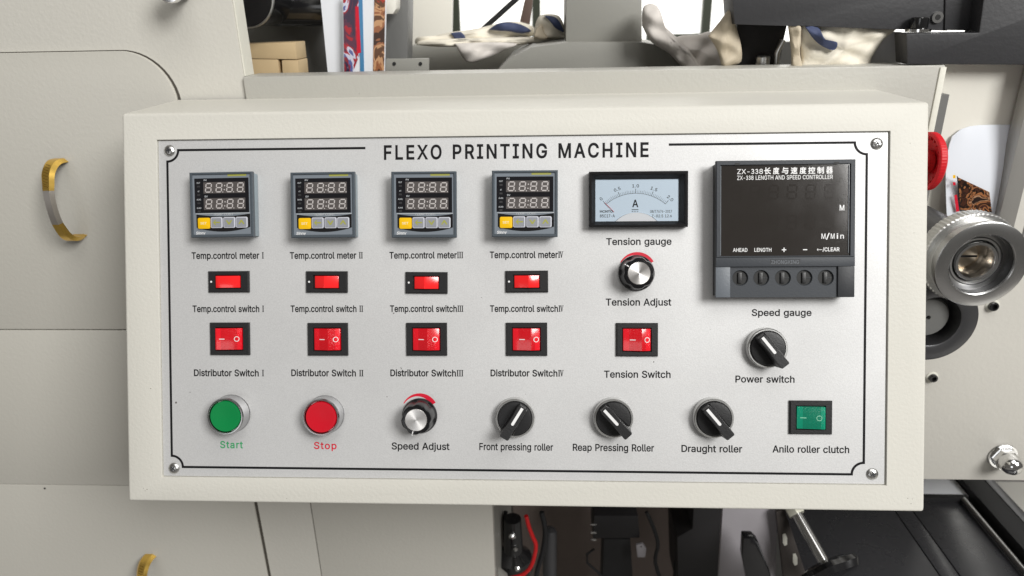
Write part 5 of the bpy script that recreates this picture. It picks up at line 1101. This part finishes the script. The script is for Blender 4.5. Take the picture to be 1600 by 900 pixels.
# ------------------------------------------------------------------ selector switches
def selector():
    o = empty('selector_switch', 'x', 'selector switch')
    G().lathe([(0, 0), (14.6, 0), (14.9, .6), (14.8, 4.2), (14.5, 5.6), (13.9, 6.2), (13.1, 6.2), (12.8, 5.6), (12.7, 4.5), (0, 4.5)], seg=72).build('bezel', M['satin'], o, angle=25)
    G().lathe([(0, 4.4), (12.55, 4.4), (12.5, 6.8), (12.0, 7.4), (10, 7.7), (0, 7.8)], seg=72).build('knob_disc', M['black'], o, angle=30)
    # handle along local y: blunt flared tip at -y, tapering shoulder to +y
    n = 12; ys = [-14.6, -13.6, -10, -6, -2, 2, 6, 9.5, 12.0]
    wl = [3.0, 3.7, 3.5, 3.3, 3.2, 3.2, 3.3, 3.3, 2.5]; wr = [3.0, 3.7, 3.6, 3.6, 3.7, 3.9, 4.0, 3.7, 2.5]
    outline = [(-w_, y_) for w_, y_ in zip(wl, ys)] + [(w_, y_) for w_, y_ in zip(wr[::-1], ys[::-1])]
    rings = []
    for zz, s, d in ((6.5, 1.30, 0), (9.0, 1.10, 0), (13.0, 1.0, 0), (16.6, .97, 0), (17.3, .86, .4)):
        rings.append([(x * s, (y_ if zz > 8 else max(-12.2, min(11.6, y_))) - d * (1 if y_ > 0 else -1), zz - (0.10 * (y_ + 0) if zz > 12 else 0)) for x, y_ in outline])
    h = G().loft(rings).build('handle', M['black'], o, angle=28)
    g = G(); zt = lambda y_: 17.35 - .10 * y_
    cap = [(1.05 * math.cos(a), -2.2 + 1.05 * math.sin(a)) for a in [PI + i * PI / 8 for i in range(9)]]
    pts = cap + [(1.05, 11.2), (-1.05, 11.2)]
    vs = [g.bm.verts.new((x, y_, zt(y_))) for x, y_ in pts]; g.bm.faces.new(vs); g.build('white_line', M['white_ink'], h, smooth=False)
    # the raised shoulder beside the handle
    G().tube([(4.1, 11.0, 8.4), (3.5, 6, 10.6), (3.6, 0, 11.2), (4.2, -6, 10.6), (4.9, -11.2, 8.6)], [.5, .9, 1.0, .9, .5], 8).build('shoulder', M['gloss'], o)
    return o
sel = selector()
for i, (x, y, a, cap_) in enumerate(((804.4, 654.2, -32, 'Front pressing roller'), (958.8, 654.6, 43, 'Reap Pressing Roller'), (1116.2, 654.4, 40, 'Draught roller'), (1200.4, 544.4, 38, 'Power switch'))):
    o = sel if i == 0 else copy_tree(sel)
    o.matrix_world = on_plate(x, y, 7.0, math.radians(a))
    tag(o, 'black selector switch with white line above the caption ' + cap_, 'selector switch', 'black selector switches with chrome bezels')

# ------------------------------------------------------------------ tension gauge
amm = empty('tension_gauge', 'rectangular analogue ampere gauge with a pale blue dial and red needle', 'gauge', mw=on_plate(997.6, 311.2, 8.5))
def AX(px): return (px - 514.5) / 11.12
def AY(py): return (324.5 - py) / 11.12
AW, AH = 35.8, 20.3
fr = G().frame((-AW, AW, -AH, AH), (-AW + 2.2, AW - 2.2, -AH + 2.2, AH - 2.2), 0, 8.5, 0.4, 7.2)
fr.build('outer_frame', M['gloss'], amm, angle=20)
g = G()
o4 = [(-AW + 2.1, -AH + 2.1), (AW - 2.1, -AH + 2.1), (AW - 2.1, AH - 2.1), (-AW + 2.1, AH - 2.1)]
dx0, dx1, dy0, dy1 = AX(170), AX(846), AY(500), AY(158)
i4 = [(dx0, dy0), (dx1, dy0), (dx1, dy1), (dx0, dy1)]
g._new([(x, y, 8.0) for x, y in o4] + [(x, y, 5.2) for x, y in i4], [(i, (i + 1) % 4, 4 + (i + 1) % 4, 4 + i) for i in range(4)])
g.build('sloping_inner_frame', M['black'], amm, smooth=False)
dc = G().box(dx0 - 1, dx1 + 1, dy0 - 1, dy1 + 1, 4.0, 4.4).build('dial', M['dial'], amm, smooth=False)
ax_, ay_ = AX(500), AY(272); c1 = (AX(256), AY(360)); R0 = 0
hx = (AX(737) - AX(256)) / 2; sg = AY(272) - AY(361); R0 = (hx * hx + sg * sg) / (2 * sg); axc, ayc = AX(497), AY(272) - R0; am = math.asin(hx / R0)
g = G(); zz = 4.46
def bar(a, r0_, r1_, w_):
    d = Vector((math.sin(a), math.cos(a))); n = Vector((d.y, -d.x)) * w_ / 2; c0 = Vector((axc, ayc)) + d * r0_; c1_ = Vector((axc, ayc)) + d * r1_
    vs = [g.bm.verts.new((p.x, p.y, zz)) for p in (c0 - n, c0 + n, c1_ + n, c1_ - n)]; g.bm.faces.new(vs)
for i in range(41):
    a = -am + 2 * am * i / 40; big = i % 10 == 0; mid = i % 5 == 0
    bar(a, R0, R0 + (3.4 if big else (2.6 if mid else 2.1)), .30 if big else .15)
for i in range(48):
    a0, a1 = -am + 2 * am * i / 48, -am + 2 * am * (i + 1) / 48
    vs = [g.bm.verts.new((axc + r_ * math.sin(a), ayc + r_ * math.cos(a), zz)) for a, r_ in ((a0, R0 - .12), (a1, R0 - .12), (a1, R0 + .12), (a0, R0 + .12))]; g.bm.faces.new(vs[::-1])
g.build('scale', M['ink'], dc, smooth=False)
for s, k in (('0', 0), ('0.5', 10), ('1.0', 20), ('1.5', 30), ('2.0', 40)):
    a = -am + 2 * am * k / 40; r_ = R0 + 4.3; w_ = 1.7 if s == '0' else 4.9
    u_, v_ = axc + r_ * math.sin(a), ayc + r_ * math.cos(a)
    write(s, u_ - w_ / 2, u_ + w_ / 2, v_, 2.3, M['ink'], dc, zz, 8, rot=-a, space=40)
write('A', AX(470), AX(519), AY(385), 5.5, M['ink'], dc, zz, 16)
g = G(); g.flat([[(AX(466), AY(407)), (AX(520), AY(407)), (AX(520), AY(402)), (AX(466), AY(402))]], zz)
for k in range(3): g.flat([[(AX(466 + 20 * k), AY(421)), (AX(479 + 20 * k), AY(421)), (AX(479 + 20 * k), AY(416)), (AX(466 + 20 * k), AY(416))]], zz)
g.build('direct_current_mark', M['ink'], dc, smooth=False)
write('HCNTO', AX(207), AX(312), AY(428), 1.75, M['ink'], dc, zz, 22)
write('85C17-A', AX(208), AX(328), AY(467), 2.2, M['ink'], dc, zz, 8)
write('GB/T7676-2017', AX(614), AX(792), AY(431), 1.9, M['ink'], dc, zz, 5)
write('Z-02.5 12.6', AX(628), AX(790), AY(469), 2.0, M['ink'], dc, zz, 5)
# round cover of the movement and the needle
def capseg(R_, w_, z_, name, m, fill=False):
    cx_, cy_ = AX(503), AY(428) - R_ ; g = G(); lim = math.acos(max(-1, min(1, (dy0 - cy_) / R_)))
    A = [(cx_ + R_ * math.sin(a), cy_ + R_ * math.cos(a)) for a in [-lim + 2 * lim * i / 32 for i in range(33)]]
    if fill: g.prism(A, z_ - .5, z_)
    else:
        B = [(cx_ + (R_ - w_) * (x - cx_) / R_, cy_ + (R_ - w_) * (y - cy_) / R_) for x, y in A]
        va = [g.bm.verts.new((x, y, z_)) for x, y in A]; vb_ = [g.bm.verts.new((x, max(y, dy0), z_)) for x, y in B]
        for i in range(32): g.bm.faces.new((vb_[i], vb_[i + 1], va[i + 1], va[i]))
    return g.build(name, m, dc, smooth=False)
capseg(21.5, 0, 4.75, 'movement_cover', M['dial_w'], True); capseg(21.5, .16, 4.82, 'cover_outline', M['ink']); capseg(20.6, .14, 4.83, 'cover_inner_line', M['pale_ink'])
G().tube([(AX(246), AY(347), 4.95), (AX(322), AY(424), 5.0)], .16, 6).build('needle', M['needle'], amm)
G().flat([[(-AW + 2.3, -AH + 2.3), (AW - 2.3, -AH + 2.3), (AW - 2.3, AH - 2.3), (-AW + 2.3, AH - 2.3)]], 7.7).build('clear_cover', M['glass'], amm, smooth=False)

# ------------------------------------------------------------------ length and speed controller
ctl = empty('speed_controller', 'large square charcoal length and speed controller with a dark screen and five key holes', 'controller', mw=on_plate(1227.2, 357.6, 15.0, 0.002))
def CX_(px): return (px - 442.5) / 7.40
def CY_(py): return (406.5 - py) / 7.40
G().box(-47.6, 47.6, -47.9, 47.9, 0, 11.5, 0.6).build('case', M['ctrl_d'], ctl)
G().frame((-48.7, 48.7, -20.2, 48.85), (CX_(104), CX_(778), CY_(548), CY_(68)), 11, 15, 0.5, 12).build('upper_frame', M['ctrl'], ctl, angle=20)
scr = G().box(CX_(104) - .1, CX_(778) + .1, CY_(548) - .1, CY_(68) + .1, 11.2, 13.9).build('screen', M['screen'], ctl, smooth=False)
g = G()
for x in (190, 703): g.box(CX_(x - 12), CX_(x + 14), CY_(69), CY_(58), 13.5, 15.1)
g.build('latch_slots', M['socket'], ctl, smooth=False)
g = G(); g.box(CX_(104), CX_(107.5), CY_(545), CY_(72), 14, 14.9); g.build('left_lip', M['ctrl_l'], ctl, smooth=False)
g = G(); g.box(CX_(769), CX_(771.5), CY_(535), CY_(74), 13.8, 14.5); g.build('right_lip', M['ctrl_l'], ctl, smooth=False)
z = 13.96; WI = M['white_ink']
write('ZX-338', CX_(193), CX_(327), CY_(115), 3.5, WI, scr, z, 3)
for i, ch in enumerate('长度与速度控制器'):
    xx = (333, 379, 425, 471, 517, 561, 607, 654)[i]; w_ = (36, 33, 34, 35, 35, 37, 36, 35)[i]
    ys_ = glyph_y(ch); hgt = 4.7; cap_ = hgt * 509.0 / (max(ys_) - min(ys_))
    write(ch, CX_(xx), CX_(xx + w_), CY_(118) - min(ys_) * cap_ / 509.0, cap_ * (509 + 16) / 509, WI, scr, z, 8)
write('ZX-338 LENGTH AND SPEED CONTROLLER', CX_(193), CX_(689), CY_(146), 3.0, WI, scr, z, 5)
write('M', CX_(725), CX_(749), CY_(312), 4.0, WI, scr, z, 16)
for s, a_, b_ in (('M', 632, 653), ('/', 655, 675), ('M', 680, 700), ('i', 710, 719), ('n', 729, 748)): write(s, CX_(a_), CX_(b_), CY_(460), 4.0 * (.94 if s != '/' else 1), WI, scr, z, 10)
write('AHEAD', CX_(172), CX_(248), CY_(526), 2.7, WI, scr, z, 10)
write('LENGTH', CX_(284), CX_(373), CY_(526), 2.7, WI, scr, z, 10)
g = G(); 
for (xa, xb, ya, yb_2) in ((427, 450, 519, 514), (436, 441, 528, 505), (537, 559, 519, 514)): g.flat([[(CX_(xa), CY_(ya)), (CX_(xb), CY_(ya)), (CX_(xb), CY_(yb_2)), (CX_(xa), CY_(yb_2))]], z + (.01 if ya == 528 else 0))
g.build('plus_and_minus', WI, scr, smooth=False)
write('~', CX_(609), CX_(636), CY_(537), 6.0, WI, scr, z, 6); write('/CLEAR', CX_(638), CX_(726), CY_(526), 2.8, WI, scr, z, 16)
g = G()
for cyy, n_, x0_, st_ in ((212, 6, 190, 96), (372, 6, 190, 96)):
    for k in range(n_): seven(g, CX_(x0_ + st_ * k), CY_(cyy), 6.2, 9.5, 1.2, z - .03, 0.06)
g.build('unlit_digits', M['ghost'], scr, smooth=False)
# brand strip and lower key strip
G().box(-48.7, 48.7, CY_(605), -20.25, 10.8, 15.0, 0.3).build('brand_strip', M['ctrl'], ctl)
bs = G().flat([[(CX_(365), CY_(596)), (CX_(520), CY_(596)), (CX_(520), CY_(566)), (CX_(365), CY_(566))]], 15.03).build('engraved_field', M['ctrl_d'], ctl, smooth=False)
write('ZHONGXING', CX_(370), CX_(514), CY_(591), 2.7, M['ctrl_l'], bs, 15.06, 4)
ybot = -48.85; ytop = CY_(605) - .05
# key strip with five real round holes
hol = [(CX_(x), CY_(665)) for x in (212, 322, 435, 547, 658)]; hr = 5.7
xa, xb = CX_(158), CX_(717); n = 32
circ = [[(cx + hr * math.cos(2 * PI * i / n), cy + hr * math.sin(2 * PI * i / n)) for i in range(n)] for cx, cy in hol]
g = G(); g.flat([[(xa, ybot + .3), (xb, ybot + .3), (xb, ytop), (xa, ytop)]] + [c[::-1] for c in circ], 13.2)
for (cx, cy), c_ in zip(hol, circ):
    for (ra, za), (rb, zb_) in (((hr, 13.2), (hr - .5, 12.2)), ((hr - .5, 12.2), (hr - .6, 11.7))):
        A = [g.bm.verts.new((cx + ra * math.cos(2 * PI * i / n), cy + ra * math.sin(2 * PI * i / n), za)) for i in range(n)]
        B = [g.bm.verts.new((cx + rb * math.cos(2 * PI * i / n), cy + rb * math.sin(2 * PI * i / n), zb_)) for i in range(n)]
        for i in range(n): j = (i + 1) % n; g.bm.faces.new((A[i], A[j], B[j], B[i]))
g.box(xa, xb, ybot, ybot + .3, 10.5, 13.2)
g.build('key_strip', M['ctrl'], ctl, angle=30)
for cx, cy in hol:
    k = G().lathe([(0, 11.5), (hr - .65, 11.5), (hr - .65, 11.75), (0, 11.8)], cx, cy, 28).build('key_well', M['socket'], ctl)
    G().box(cx - 1.5, cx + 1.3, cy - 3.9, cy + 3.9, 11.7, 12.9, 0.4).build('key', M['black'], k)
    G().box(cx + 1.6, cx + hr - .9, cy - .3, cy + .3, 11.7, 12.1).build('key_hinge', M['ctrl_d'], k)
G().box(-48.7, xa, ybot, ytop, 10.5, 14.2, 0.4).build('end_block', M['ctrl_l'], ctl)
G().box(xb, 48.7, ybot, ytop, 10.5, 14.6, 0.4).build('end_block', M['ctrl_d'], ctl)

# ------------------------------------------------------------------ red mushroom button on the side of the box
pc = at(1446, 252, -0.075)
es_ = empty('emergency_button', 'red emergency mushroom button sticking out of the side of the control box', 'emergency button',
            mw=Matrix.Translation(pc) @ Matrix.Rotation(PI / 2, 4, 'Y'))
rE = 40 * (0.5437 / FPX / .93) * 1000
stem = (pc.x - (PO.x + BW / 2000)) * 1000
G().lathe([(0, -stem - 1), (rE * .48, -stem - 1), (rE * .48, -stem + 8), (rE * .40, -stem + 9), (rE * .40, 3), (0, 3)], seg=40).build('stem', M['estop_d'], es_)
G().lathe([(rE * .36, 4.5), (rE * .55, 3.6), (rE * .80, 1.6), (rE * .885, 0.4), (rE * .90, -.5), (rE * .93, -.7), (rE, -.1), (rE * 1.02, .6), (rE * 1.02, 4.0), (rE * .95, 5.5), (rE * .6, 8), (0, 9)], seg=240,
          mod=lambda th, k: 1 + (0.0035 * (1 if int(th / (2 * PI) * 120 + .001) % 2 else -1) if k in (6, 7, 8) else 0)).build('mushroom_head', M['estop'], es_, angle=25)
for k in range(20):
    a = 2 * PI * k / 20
    G().box(rE * .74, rE * .86, -.35, .35, 0.3, 2.4, 0, M4=Matrix.Rotation(a, 4, 'Z')).build('rib', M['estop_d'], es_, smooth=False)

# paint nicks on the box
g = G()
rnd = random.Random(5)
for px, py in ((798, 157), (800, 155), (849, 153.5),):
    pass
for k in range(16):
    u = rnd.choice([rnd.uniform(-hw + 4, -hw + 22), rnd.uniform(hw - 22, hw - 4), rnd.uniform(-hw + 4, hw - 4)]); v = rnd.uniform(-hh + 4, -hh + 12) if rnd.random() < .5 else rnd.uniform(-hh + 4, hh - 4)
    if PLX0 - 2 < u < PLX1 + 2 and PLY0 - 2 < v < PLY1 + 2: continue
    r_ = rnd.uniform(.15, .4); n = 7
    g.bm.faces.new([g.bm.verts.new((u + r_ * rnd.uniform(.6, 1.6) * math.cos(2 * PI * i / n), v + r_ * rnd.uniform(.5, 1) * math.sin(2 * PI * i / n), .05)) for i in range(n)])
nk = g.build('paint_nicks', mat('bare_nick', (0.16, 0.14, 0.11), 0.6), box, smooth=False); nk['kind'] = 'stuff'
